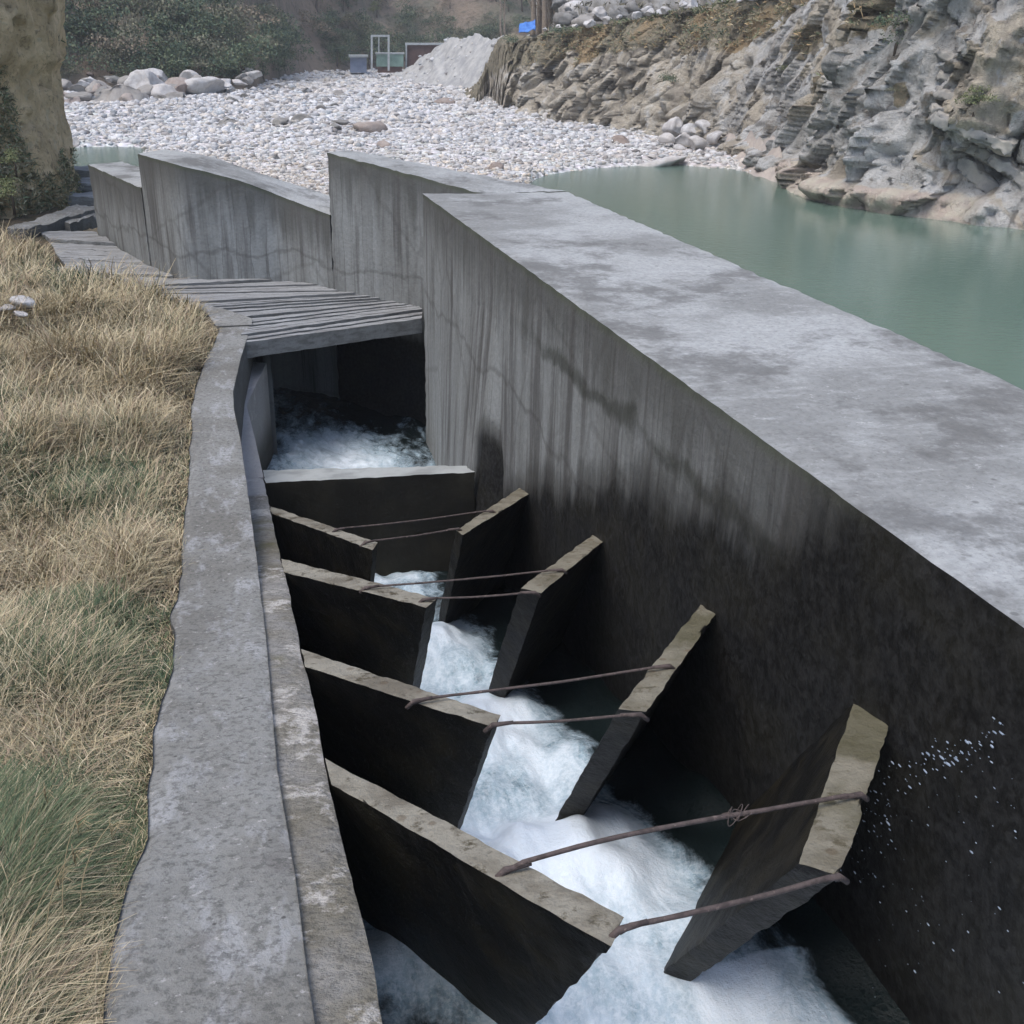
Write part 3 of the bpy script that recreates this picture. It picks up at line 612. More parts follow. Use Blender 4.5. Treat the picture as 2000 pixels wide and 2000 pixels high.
# section beyond the slope, up to the covered part
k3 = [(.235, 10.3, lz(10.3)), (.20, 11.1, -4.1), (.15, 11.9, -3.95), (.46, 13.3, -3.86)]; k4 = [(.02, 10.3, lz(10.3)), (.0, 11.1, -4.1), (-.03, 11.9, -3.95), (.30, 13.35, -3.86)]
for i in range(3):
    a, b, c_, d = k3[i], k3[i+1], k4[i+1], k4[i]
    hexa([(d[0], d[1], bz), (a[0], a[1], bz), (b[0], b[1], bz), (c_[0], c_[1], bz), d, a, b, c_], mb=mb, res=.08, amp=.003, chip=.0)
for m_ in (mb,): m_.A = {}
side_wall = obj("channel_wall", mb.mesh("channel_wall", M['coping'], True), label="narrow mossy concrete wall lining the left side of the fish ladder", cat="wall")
# walls inside the covered channel
mb = hexa([(.42, 13.36, bz), (.52, 13.3, bz), (-.35, 16.0, bz), (-.6, 16.0, bz), (.42, 13.36, -3.62), (.52, 13.3, -3.62), (-.35, 16.0, -3.62), (-.6, 16.0, -3.62)], res=.15)
obj("channel_wall", mb.mesh("culvert_wall", M['wall']), label="smooth grey wall at the left jamb of the dark covered opening", cat="wall")
# ladder floor
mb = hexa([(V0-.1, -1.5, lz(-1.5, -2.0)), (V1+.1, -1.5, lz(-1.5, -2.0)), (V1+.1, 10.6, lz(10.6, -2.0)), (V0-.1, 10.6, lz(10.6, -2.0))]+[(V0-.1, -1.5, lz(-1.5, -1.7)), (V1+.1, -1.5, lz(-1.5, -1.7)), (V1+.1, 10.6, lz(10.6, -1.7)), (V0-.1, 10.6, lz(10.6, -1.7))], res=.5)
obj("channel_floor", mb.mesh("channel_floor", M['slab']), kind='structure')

# weir beam at the foot of the ladder
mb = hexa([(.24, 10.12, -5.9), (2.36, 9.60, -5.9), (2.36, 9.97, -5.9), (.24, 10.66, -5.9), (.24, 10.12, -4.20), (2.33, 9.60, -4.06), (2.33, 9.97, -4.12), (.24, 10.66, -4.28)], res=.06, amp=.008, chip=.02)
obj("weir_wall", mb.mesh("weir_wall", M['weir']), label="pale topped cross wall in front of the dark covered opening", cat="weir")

# baffles
EL = np.array([0, .60, -1.0]); DEP = 1.62
def lp(x, y, o=0.0): return np.array([x, y, lz(y, o)])
LB = [((.23, 8.80), (.23, 8.46), (.89, 6.82), (.96, 7.04)), ((.23, 6.85), (.23, 6.46), (1.00, 5.32), (1.10, 5.47)), ((.23, 4.86), (.23, 4.58), (.95, 3.56), (1.02, 3.67)), ((.23, 3.50), (.23, 3.27), (.90, 2.01), (.99, 2.13))]
RB = [((2.53, 8.62), (2.53, 8.30), (1.61, 7.0), (1.59, 7.17)), ((2.53, 6.62), (2.53, 6.40), (1.72, 5.34), (1.63, 5.5)), ((2.53, 4.80), (2.53, 4.60), (1.63, 3.48), (1.53, 3.56)), ((2.58, 3.34), (2.60, 3.10), (1.71, 2.12), (1.62, 2.22))]
wl_ = ["farthest left slab baffle, nearest the pale cross wall", "second farthest left slab baffle, pale crusted top with sharp corner", "second nearest left slab baffle, speckled top with dark stain below its tip", "nearest and longest left slab baffle, flat top pitted with round holes"]
wr_ = ["farthest right slab baffle leaning out beside the pale cross wall", "second farthest right slab baffle, narrow grey top rising to the wall", "second nearest right slab baffle with mossy upper end", "nearest right slab baffle, yellow mossy top beside dark splashing water"]
for side, (BB, lab) in enumerate(((LB, wl_), (RB, wr_))):
    for i, b in enumerate(BB):
        tp = [lp(*c_) for c_ in b]; e_ = EL*DEP; bt = [v+e_ for v in tp]
        if side: order = [3, 2, 1, 0]
        else: order = [0, 1, 2, 3]
        cs_ = [bt[j] for j in order]+[tp[j] for j in order]
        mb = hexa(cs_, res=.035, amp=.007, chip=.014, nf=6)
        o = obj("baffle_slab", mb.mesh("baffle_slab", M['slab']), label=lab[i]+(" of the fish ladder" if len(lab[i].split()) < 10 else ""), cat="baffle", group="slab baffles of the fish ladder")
# tie bars
TB = [((655, 1033), (962, 996)), ((712, 1058), (896, 1031)), ((713, 1146), (1098, 1111)), ((826, 1169), (1045, 1155)), ((808, 1367), (1308, 1298)), ((962, 1413), (1252, 1393)), ((986, 1696), (1682, 1548)), ((1210, 1812), (1640, 1708))]
tl = ["upper thin tie rod at the farthest pair of baffles", "lower thin tie rod at the farthest pair of baffles", "upper tie rod between the second farthest pair of baffles", "lower tie rod touching the sharp corner of the second farthest left baffle",
      "long rusty rod, upper of the pair at the third baffles", "rusty rod, lower of the pair at the third baffles", "longest bent rusty rod crossing the ladder with a twist of wire hanging on it", "nearest straight rusty rod ending at the tip of the longest left baffle"]
for i, (a, b) in enumerate(TB):
    def onl(px, py, o=.025): r = ray(px, py); return r*((-H+o)/(r[2]+S*r[1]))
    A1, B1 = onl(*a), onl(*b); n_ = 22; s_ = np.linspace(0, 1, n_)[:, None]
    pt = A1*(1-s_)+B1*s_; pt[:, 2] += -.012*np.sin(np.pi*s_[:, 0])*(i not in (6,))+.004*fbm(pt*3+i*7, 2)
    if i == 6: pt[:, 2] += .055*np.sin(np.pi*np.clip(s_[:, 0]*1.0, 0, 1))*(1-s_[:, 0])
    pt[0, 2] -= .02; pt[-1, 2] -= .02
    r_ = .0068 if i < 6 else .0085
    mb = tube(pt, r_*(1+.12*fbm(pt*30, 2)), n=8)
    # hooked ends bedded in the slab tops
    for en, dr in ((A1, -1), (B1, 1)):
        d_ = (B1-A1)/np.linalg.norm(B1-A1)*dr
        mb = tube([en-d_*.09+[0, 0, -.002], en+d_*.0+[0, 0, -.008], en+d_*.035+[0, 0, -.04]], [.008, .0115, .010], mb=mb, n=8)
    root = obj("tie_rod", mb.mesh("tie_rod", M['rust'], True), label=tl[i], cat="rod", group="steel tie rods across the fish ladder")
    if i == 6:
        c0 = pt[13]; w_ = MB(); s2 = np.linspace(0, 1, 60)
        for j in range(3):
            ph = rng.uniform(0, 6.3, 3); R0 = .014+.006*j
            pw_ = np.stack([c0[0]+d_[0]*(s2-.5)*.08+R0*np.sin(s2*13+ph[0]), c0[1]+R0*np.cos(s2*11+ph[1]), c0[2]+R0*.8*np.sin(s2*15+ph[2])], -1); tube(pw_, .0018, mb=w_, n=5)
        obj("wire_tangle", w_.mesh("wire_tangle", M['rust'], True), parent=root)

# deck of precast planks over the channel
dl = np.array([(.10, 12.62), (.18, 13.0), (.26, 13.34), (.33, 13.80), (-.02, 14.36), (-.25, 14.62), (-.52, 14.95), (-.95, 15.61), (-1.27, 15.96)])
dr = np.array([(2.52, 13.45), (2.62, 13.9), (2.58, 14.1), (2.42, 14.36), (2.24, 14.62), (2.05, 14.86), (1.78, 15.1), (1.62, 15.30), (.99, 16.10)])
NP = 24
tk = np.r_[0, .42, .85, 1.3, 1.75, 2.2, np.linspace(2.6, 8, NP-5)]; Lx, Ly = np.interp(tk, range(9), dl[:, 0]), np.interp(tk, range(9), dl[:, 1]); Rx, Ry = np.interp(tk, range(9), dr[:, 0]), np.interp(tk, range(9), dr[:, 1])
ordn = "front plank forming the lintel edge over the dark covered opening"
for i in range(NP):
    g0, g1 = .04, rng.uniform(.66, .84)
    if i > 15: g1 = .93
    a = (Lx[i]+(Lx[i+1]-Lx[i])*g0, Ly[i]+(Ly[i+1]-Ly[i])*g0); b = (Rx[i]+(Rx[i+1]-Rx[i])*g0, Ry[i]+(Ry[i+1]-Ry[i])*g0)
    c_ = (Rx[i]+(Rx[i+1]-Rx[i])*g1, Ry[i]+(Ry[i+1]-Ry[i])*g1); d = (Lx[i]+(Lx[i+1]-Lx[i])*g1, Ly[i]+(Ly[i+1]-Ly[i])*g1)
    zt_ = -3.40+rng.uniform(-.018, .018); th_k = .20 if i == 0 else .12
    mb = hexa(box_pts([a, b, c_, d], zt_-th_k, [zt_, zt_+rng.uniform(-.01, .01)]*2), res=.09, amp=.006, chip=.008)
    obj("deck_plank", mb.mesh("deck_plank", M['deck']), label=ordn if i == 0 else "grey weathered plank laid across the covered channel behind the front plank", cat="plank", group="front lintel plank" if i == 0 else "planks of the deck over the covered channel")
# unseen sheets added below the planks to keep gaps and culvert dark
mb = hexa(box_pts([(.16, 12.78), (2.54, 13.62), (1.0, 16.2), (-1.28, 15.9)], -3.62, -3.535), res=.4)
hexa(box_pts([(-1.28, 15.9), (1.0, 16.2), (-1.62, 19.5), (-2.9, 20.3)], -3.75, -3.63), res=.4, mb=mb)
obj("culvert_light_block", mb.mesh("culvert_light_block", M['slab']), kind='structure')
mb = hexa(box_pts([(-2.9, 17.6), (-.4, 17.3), (-.4, 17.6), (-2.9, 17.9)], -6.5, -3.6), res=.4); obj("culvert_end_block", mb.mesh("culvert_end_block", M['slab']), kind='structure')  # unseen cross wall added to shut light out of the culvert
# far flat part of the deck
fl = np.array([(-1.30, 16.0), (-1.85, 16.9), (-2.33, 17.7), (-2.6, 18.8), (-2.82, 20.0), (-3.2, 21.3)]); fr_ = np.array([(.9, 16.2), (-.62, 16.55), (-.88, 17.2), (-1.1, 17.75), (-1.62, 19.35), (-2.18, 21.1)])
NQ = 12; tk = np.linspace(0, 5, NQ+1); Lx, Ly = np.interp(tk, range(6), fl[:, 0]), np.interp(tk, range(6), fl[:, 1]); Rx, Ry = np.interp(tk, range(6), fr_[:, 0]), np.interp(tk, range(6), fr_[:, 1])
for i in range(NQ):
    g0, g1 = .02, .93
    P4 = [(Lx[i]+(Lx[i+1]-Lx[i])*g0, Ly[i]+(Ly[i+1]-Ly[i])*g0), (Rx[i]+(Rx[i+1]-Rx[i])*g0-.02, Ry[i]+(Ry[i+1]-Ry[i])*g0), (Rx[i]+(Rx[i+1]-Rx[i])*g1-.02, Ry[i]+(Ry[i+1]-Ry[i])*g1), (Lx[i]+(Lx[i+1]-Lx[i])*g1, Ly[i]+(Ly[i+1]-Ly[i])*g1)]
    zt_ = -3.42+rng.uniform(-.03, .03)
    mb = hexa(box_pts(P4, zt_-.16, zt_), res=.12, amp=.02, chip=.03)
    obj("deck_plank", mb.mesh("deck_slab", M['deck']), label="broad uneven grey slab of the far deck beside the low end wall", cat="plank", group="broad slabs of the far deck")
# dim filling under the far deck
# tilted slabs and stones near the outcrop
for nm, pts, zb_, zt_, lab in (("concrete_slab", [(-3.62, 20.7), (-3.3, 20.65), (-2.2, 23.2), (-2.75, 23.6)], -3.55, -3.28, "long pale tilted slab lying below the tan rock outcrop"),
                               ("concrete_slab", [(-2.85, 21.9), (-2.65, 21.7), (-2.15, 22.9), (-2.35, 23.1)], -3.6, -3.36, "short pale slab beside the long tilted slab"),
                               ("stone_slab", [(-3.1, 24.9), (-2.0, 24.6), (-2.0, 25.5), (-3.1, 25.6)], -3.8, -3.3, "dark flat stone slab wedged between outcrop and end wall, lowest one"),
                               ("stone_slab", [(-3.3, 26.5), (-2.0, 26.2), (-2.0, 27.4), (-3.3, 27.4)], -3.7, -3.2, "dark flat stone slab wedged between outcrop and end wall, middle one"),
                               ("stone_slab", [(-3.4, 28.4), (-2.2, 28.2), (-2.2, 29.6), (-3.4, 29.6)], -3.7, -3.15, "grey flat stone slab wedged between outcrop and end wall, topmost one")):
    mb = hexa(box_pts(pts, zb_, zt_), res=.1, amp=.06, chip=.06, nf=1.5)
    obj(nm, mb.mesh(nm, M['path' if 'conc' in nm else 'deck']), label=lab, cat="slab")
mb = hexa(box_pts([(-6, 24.0), (-1.7, 22.0), (-1.9, 31), (-6, 34)], -6, -3.85), res=.3, amp=.25, chip=.1, nf=1)
obj("rubble_bank", mb.mesh("rubble_bank", M['outcrop']), kind='structure')

# ---------------------------------------------------------------- water in the ladder
def channel_water():
    xs = np.linspace(V0-.02, V1+.02, 130); ys = np.linspace(-1.5, 9.9, 560); Yw, Xw = np.meshgrid(ys, xs, indexing='ij')
    o = -1.15-.10*sstep(3.4-Yw, 0, .8)+0*Xw
    P = np.stack([Xw*1.6, Yw*1.1, Xw*0], -1)
    cen = np.exp(-((Xw-1.3)/.55)**2)
    ph = (Yw-2.1+.35*np.abs(Xw-1.3))/1.83; saw = ph-np.floor(ph)
    Pf = np.stack([Xw*4, Yw*1.2, Xw*0], -1); o = o+cen*.13*np.cos(2*np.pi*saw)+.085*fbm(P*1.4, 2)*(1+cen)+.03*np.abs(perlin(Pf))+.022*fbm(Pf*2.2, 2)*cen
    wdt = np.interp(Yw, [1, 4, 6, 9], [.86, .74, .60, .55]); foam = 1.0*np.exp(-((Xw-1.38)/wdt)**4)+.02+.28*cen*np.cos(2*np.pi*(saw-.1))
    foam = foam+.55*sstep(fbm(P*.55+9, 2), .0, .3)*sstep(Xw, 1.2, .3)*(Yw < 5)
    rl = np.interp(Yw, [1.5, 3.2, 4], [2.28, 2.20, 2.0]); foam = foam*(1-.85*sstep(Xw, rl, rl+.22))+.35*(Yw < 3)*sstep(Xw, 1.6, 1.8)*(1-sstep(Xw, 2.15, 2.4)); foam = np.where(Yw < 6, foam, foam*(1-.35*sstep(Yw, 6, 9)))
    V = np.stack([Xw, Yw, lz(Yw, o)], -1)
    return mesh_np("ladder_water", V.reshape(-1, 3), grid_faces(*Yw.shape, flip=True), M['foam'], True, {"foam": foam})
obj("water", channel_water(), kind='structure')
xs = np.linspace(-1.5, 2.9, 180); ys = np.linspace(10.0, 17.5, 300); Yw, Xw = np.meshgrid(ys, xs, indexing='ij')
P = np.stack([(Xw+.3*Yw)*2, Yw*1.2, Xw*0], -1); zz = -5.12+.10*fbm(P, 5)+.05*np.abs(fbm(P*3, 4))
foam = (.75*np.exp(-((Xw-.2*(14-Yw)-1.15)/.75)**2)+.25)*(.35+.65*sstep(Yw, 15, 12.8))+.15*sstep(Xw, 1.2, .4)
obj("water", mesh_np("culvert_water", np.stack([Xw, Yw, zz], -1).reshape(-1, 3), grid_faces(*Yw.shape, flip=True), M['foam'], True, {"foam": foam}), kind='structure')
# flying drops beside the nearest right baffle
mb = MB()
iv, jf = ICO1
def xpl(px, py, xx): r = ray(px, py); return r*xx/r[0]
for _ in range(230):
    m_ = rng.random()
    if m_ < .45: tt_ = rng.random()**.8; px, py = 1680+tt_*270+rng.normal(0, 16), 1560-tt_*120+rng.normal(0, 26)*(1-.3*tt_)
    elif m_ < .7: px, py = 1690+rng.normal(0, 40), 1600+rng.normal(0, 60)
    else: px, py = rng.uniform(1700, 2000), rng.uniform(1450, 1950)
    c_ = xpl(px, py, rng.uniform(2.35, 2.50)); r_ = .0008+abs(rng.normal(0, .0013))+(.003*rng.random() if m_ < .45 and rng.random() < .25 else 0)
    dv_ = np.array([0, 1, -.15+.3*rng.random()]); st_ = rng.uniform(1.5, 4.0)
    mb.add((iv+np.outer(iv[:, 1], dv_)*(st_-1))*r_+c_, jf)
obj("splash_drops", mb.mesh("splash_drops", M['drop'], True), label="white water drops flying beside the dark wall", cat="splash", kind='stuff')

# ================================================================ STONES
def stones(n, gen, name, label, ic=ICO1, kind='stuff', mat='stone'):
    pos, size, col = gen(n); n = len(pos)
    vs = np.stack([rockshape(ic, s_, .6) for s_ in range(24)]); pick = rng.integers(0, 24, n)
    V = vs[pick]*(rng.uniform([.8, .6, .38], [1.25, 1.0, .75], (n, 3)))[:, None]*size[:, None, None]
    a = rng.uniform(0, 6.28, n); ca, sa = np.cos(a)[:, None], np.sin(a)[:, None]; b = rng.normal(0, .3, n); cb_, sb_ = np.cos(b)[:, None], np.sin(b)[:, None]
    x, y, z = V[..., 0], V[..., 1], V[..., 2]; y, z = y*cb_-z*sb_, y*sb_+z*cb_; x, y = x*ca-y*sa, x*sa+y*ca
    V = np.stack([x, y, z], -1)+pos[:, None]
    k_ = ic[0].shape[0]; F = (ic[1][None]+(np.arange(n)*k_)[:, None, None]).reshape(-1, 3)
    return obj(name, mesh_np(name, V.reshape(-1, 3), F, M[mat], False, None, np.repeat(col, k_, 0)), label=label, cat="stones", kind=kind)
def stone_cols(n):
    g = np.clip(rng.normal(.56, .10, n), .14, .76); c = np.stack([g, g, g*1.01], 1)
    m = rng.random(n); c[m < .22] *= [1.02, .95, .86]; c[m > .90] *= [.55, .52, .50]; c[(m > .82) & (m < .9)] *= [.80, .85, .88]; return c
def gen_bar(n):
    px = rng.uniform(-20, 1560, n*3); py = 118+(400-118)*rng.random(n*3)**1.15
    P = []; sz = []
    for x, y in zip(px, py):
        r = ray(x, y)
        if r[2] > -.005: continue
        p = r*((RZ+.25)/r[2]); P.append(p)
    P = np.array(P); h = bed_h(P[:, 0], P[:, 1]); D = np.hypot(P[:, 0], P[:, 1])
    ok = (h > RZ-.12) & (D < 155) & (D > 24) & (D < hill_base(np.arctan2(P[:, 0], P[:, 1]))+2)
    P = P[ok][:n]; h = h[ok][:n]; D = D[ok][:n]; s = np.minimum(np.exp(rng.normal(-2.33, .55, len(P))), .26)*(D/45)**.62*np.interp(D, [30, 48, 62], [.62, .75, 1.0])
    P[:, 2] = h+s*.12; c = stone_cols(len(P))
    nr = sstep(D, 52, 40)[:, None]*.7; c = c*(1-nr)+nr*c*np.array([1.08, .99, .87])
    return P, s, c
stones(34000, gen_bar, "river_stones", "pale river stones covering the gravel bar")

bmesh_v = {k_: [mesh_np("boulder", rockshape(ICO3, 100+i*3+j*40, .8), ICO3[1], M[k_], False) for i in range(5)] for j, k_ in enumerate(('pale', 'brown', 'dark'))}
def boulder(p, s, kind, label, group=None, rot=None):
    o = obj("boulder", bmesh_v[kind][rng.integers(0, 5)], label=label, cat="boulder", group=group)
    o.location = p; o.scale = s; o.rotation_euler = rot or (rng.normal(0, .15), rng.normal(0, .15), rng.uniform(0, 6.28)); return o
# individual boulders strewn over the bar
cnt = 0
while cnt < 240:
    px, py = rng.uniform(100, 1400), 150+190*rng.random()**1.3; p = at(px, py, RZ+.3); D = np.hypot(*p[:2]); h = float(bed_h(p[:1], p[1:2])[0])
    if h < RZ or D > hill_base(math.atan2(p[0], p[1])): continue
    s = rng.uniform(.18, .36)*(D/50)**.7*np.interp(D, [35, 60], [.6, 1]); p[2] = h+.1*s; cnt += 1
    boulder(p, (s*rng.uniform(.9, 1.4), s, s*rng.uniform(.45, .75)), 'pale' if rng.random() < .82 else 'dark', "rounded grey boulder lying among the stones of the gravel bar", "boulders scattered over the gravel bar")
for (px, py, s, k_, lab) in ((720, 252, .85, 'brown', "brown rounded boulder in the middle of the gravel bar"), (445, 238, .65, 'dark', "dark grey boulder left of centre on the gravel bar"), (588, 240, .5, 'dark', "dark triangular boulder standing up on the gravel bar"),
                             (550, 245, .45, 'dark', "small dark boulder left of the triangular one"), (870, 200, .6, 'brown', "low brown rock below the gravel heap"), (665, 245, .55, 'dark', "wide low grey boulder beside the brown boulder"),
                             (968, 325, .45, 'brown', "brown mossy stone near the top of the tall wall section"), (1212, 275, .5, 'brown', "red brown stone at the foot of the cliff"), (750, 280, .35, 'brown', "thin dark brown stone on the sandy edge of the bar"),
                             (1295, 305, 1.3, 'pale', "large flat grey slab rock by the water's edge")):
    p = at(px, py, RZ+.35); fl_ = .35 if 'flat' in lab or 'low' in lab else .7
    p[2] = float(bed_h(p[:1], p[1:2])[0])+.15*s; D = np.hypot(*p[:2]); s *= D/62
    boulder(p, (s*1.35, s, s*fl_), k_, lab)
# pale pile at the foot of the cliff
for i, (px, py, s) in enumerate([(1318, 272, .8), (1345, 262, .75), (1372, 275, .85), (1335, 285, .6), (1360, 290, .6), (1300, 285, .5), (1385, 262, .6), (1325, 255, .5), (1395, 283, .5), (1350, 275, .6)]):
    p = at(px, py, RZ+.2); p = p*.97; p[2] = RZ+.55+(290-py)*.018; boulder(p, (s, s*.8, s*.65), 'pale', "pale angular boulder piled at the foot of the cliff", "pale boulders piled at the cliff foot")
# big bank boulders at far left
BB = [(235, 195, 4.2, 'dark', 1.5), (165, 190, 2.6, 'dark', .8), (130, 198, 2.0, 'brown', .6), (290, 175, 3.6, 'pale', 1.5), (330, 180, 2.6, 'pale', 1.0), (345, 186, 1.8, 'dark', .8), (265, 160, 2.2, 'dark', 1.2), (200, 172, 2.2, 'dark', 1.0), (150, 172, 1.8, 'dark', .8),
      (310, 150, 2.4, 'pale', 1.2), (375, 150, 1.9, 'pale', 1.2), (350, 165, 2.4, 'brown', 1.0), (400, 165, 3.4, 'pale', .8), (440, 160, 2.0, 'pale', .7), (500, 142, 1.4, 'pale', .9), (470, 158, 1.6, 'pale', .6), (120, 165, 2.0, 'dark', .9), (180, 155, 1.6, 'pale', .9), (285, 135, 1.7, 'pale', 1.0), (230, 150, 1.6, 'dark', .8), (215, 188, 2.0, 'brown', .9), (256, 188, 1.6, 'dark', 1.1)]
lb = {'dark': "large dark weathered boulder on the far left bank", 'pale': "large pale boulder on the far left bank", 'brown': "large brownish boulder on the far left bank"}
BB = BB+[(px_+rng.normal(0, 16), py_+rng.uniform(-14, 6), s_*rng.uniform(.35, .75), ('dark', 'pale', 'brown', 'dark')[rng.integers(0, 4)], rng.uniform(.7, 1.3)) for (px_, py_, s_, k_, h_) in BB for _ in range(2)]
for (px, py, s, k_, hz) in BB:
    p = at(px, 198, RZ+.3); D0 = min(np.hypot(*p[:2]), 84); dirn = p[:2]/np.hypot(*p[:2]); D = D0+(198-py)*.28
    zc = (py-1000)*0; r = ray(px, py); zz_ = r[2]/np.hypot(r[0], r[1])*D
    s *= .46; boulder((dirn[0]*D, dirn[1]*D, zz_-.15), (s*1.2, s, s*hz*.62), k_, lb[k_], k_+" boulders on the far left bank")
# stones in the grass
for px, py, s, lab in ((45, 590, .15, "white stone lying in the dry grass"), (12, 602, .09, "small pale stone left of the white stone in the grass"), (38, 612, .07, "tiny pale stone just under the white stone")):
    p = at(px, py, -2.92); boulder(p, (s*1.5, s, s*.5), 'pale', lab)

# gravel heap
nu_, nv_ = 170, 80
pxs = np.linspace(770, 1060, nu_); Dfo = np.interp(pxs, [770, 800, 900, 985, 1060], [119, 116, 106, 96, 92]); zto = np.interp(pxs, [770, 779, 826, 850, 873, 916, 966, 1060], [146, 144, 119, 90, 84, 73, 74, 72])
hxy = np.array([ray(x_, 150)[:2]/np.hypot(*ray(x_, 150)[:2]) for x_ in pxs]); Dt = Dfo+10
ztp = np.array([ray(x_, y_)[2]/np.hypot(*ray(x_, y_)[:2])*d_ for x_, y_, d_ in zip(pxs, zto, Dt)])
Vh = np.linspace(-.15, 2.1, nv_)[None, :]; Dh = Dfo[:, None]+10*Vh; Xh, Yh = hxy[:, :1]*Dh, hxy[:, 1:]*Dh
Vh = Vh+0*Xh; P = np.stack([Xh, Yh, Xh*0], -1); pr_ = np.where(Vh < 1, np.maximum(Vh, -.15), 2-Vh); Zh = RZ+.1+(ztp[:, None]-RZ)*pr_+(fbm(P*.35, 5)*.55+np.abs(perlin(P*np.array([.5, .15, 1])))*.5)*sstep(pr_, 0, .3)+fbm(P*1.6, 3)*.15
obj("gravel_heap", mesh_np("gravel_heap", np.stack([Xh, Yh, Zh], -1).reshape(-1, 3), grid_faces(nu_, nv_), M['heap'], False), label="tall pale heap of sand and gravel at the left end of the cliff", cat="gravel heap")
def gen_heap(n):
    i = rng.integers(0, nu_, n); j = rng.integers(5, nv_-5, n); p = np.stack([Xh[i, j], Yh[i, j], Zh[i, j]], 1); s = np.exp(rng.normal(-1.8, .5, n)); return p, s, stone_cols(n)
stones(260, gen_heap, "heap_stones", "loose stones on the side of the gravel heap")

# ================================================================ VEGETATION
def leafcloud(n, centers, radii, size, cols, flat=.8, seed=0):
    r = np.random.default_rng(seed); k_ = r.integers(0, len(centers), n); d = r.normal(size=(n, 3)); d /= np.linalg.norm(d, axis=1)[:, None]; d[:, 2] = np.abs(d[:, 2])*1.0-.25*r.random(n)
    p = np.array(centers)[k_]+d*np.array(radii)[k_][:, None]*(r.random(n)[:, None]**.35)*[1, 1, flat]
    a = r.normal(size=(n, 3)); a /= np.linalg.norm(a, axis=1)[:, None]; b = np.cross(a, d+.6*r.normal(size=(n, 3))); b /= np.linalg.norm(b, axis=1)[:, None]+1e-6
    s = size*r.uniform(.5, 1.3, n)[:, None]
    V = np.stack([p-a*s, p+b*s*.6, p+a*s, p-b*s*.6], 1).reshape(-1, 3); F = np.arange(n*4).reshape(-1, 4)
    cc = np.array(cols)[r.integers(0, len(cols), n)]*r.uniform(.7, 1.3, n)[:, None]
    return V, F, np.repeat(cc, 4, 0)
GREENS = [(.095, .135, .085), (.12, .155, .09), (.15, .17, .10), (.075, .115, .08)]; DRY = [(.13, .11, .06), (.10, .09, .055), (.15, .12, .07)]
shr = []
for i in range(9):
    r = np.random.default_rng(50+i); nc = r.integers(4, 8); cen = np.c_[r.normal(0, .55, (nc, 2)), r.uniform(.3, 1.3, nc)]; rad = r.uniform(.45, .85, nc)
    cols = GREENS if i < 4 else [(.15, .155, .105), (.18, .175, .12)] if i < 6 else ([(.22, .19, .14), (.17, .16, .115), (.26, .21, .155)] if i < 8 else [(.16, .19, .09), (.20, .21, .11)])
    V, F, cc = leafcloud(850, cen, rad, .058, cols, seed=i)
    mb = MB(); mb.add(V, F, col=cc)
    tb = tube([(0, 0, -.6), (.05, 0, .2), (0, .08, .9)], np.array([.09, .07, .03]), n=6); mb.add(np.concatenate(tb.V), np.concatenate(tb.F), col=(.08, .065, .05)); shr.append((V, F, cc, mb.mesh("hill_shrub", M['leaf'], False)))
n_ind = 0
HV, HF, HC, hn = [], [], [], 0
while True:
    a = rng.uniform(-.22, .36); e = 190*rng.random()**1.4; D = hill_base(a)+e+1.0; X, Y = D*math.sin(a), D*math.cos(a); z = float(hill_h(np.array([X]), np.array([Y]))[0])
    elev = math.atan2(z, D)
    dens = perlin(np.array([[X*.04, Y*.04, 2.0]]))[0]+(.28 if a < .03 else -.05)+(.25 if e < 8 else 0)
    if dens < rng.uniform(-.34, .42): continue
    s = rng.uniform(.8, 2.1)*(1.2 if a < .1 else 1.0)*(D/120)**.3; k_ = rng.integers(0, 9) if dens < .25 else rng.integers(0, 6)
    if n_ind < 230 and elev < .09 and rng.random() < .5:
        o = obj("shrub", shr[k_][3], label="bushy tree growing on the far hillside above the gravel bar", cat="shrub", group="shrubs and small trees on the far hillside")
        o.location = (X, Y, z-.1*s); o.scale = (s, s, s*rng.uniform(.8, 1.3)); o.rotation_euler = (0, 0, rng.uniform(0, 6.28)); n_ind += 1; continue
    V, F, cc, _ = shr[k_]; th = rng.uniform(0, 6.28); ca, sa = math.cos(th), math.sin(th)
    W = np.c_[V[:, 0]*ca-V[:, 1]*sa, V[:, 0]*sa+V[:, 1]*ca, V[:, 2]]*s+[X, Y, z-.1]
    HV.append(W); HF.append(F+hn); HC.append(cc); hn += len(V)
    if len(HV) > 1500: break
obj("hillside_scrub", mesh_np("hillside_scrub", np.concatenate(HV), np.concatenate(HF), M['leaf'], False, None, np.concatenate(HC)), label="dense scrub covering the far hillside", cat="scrub", kind='stuff')

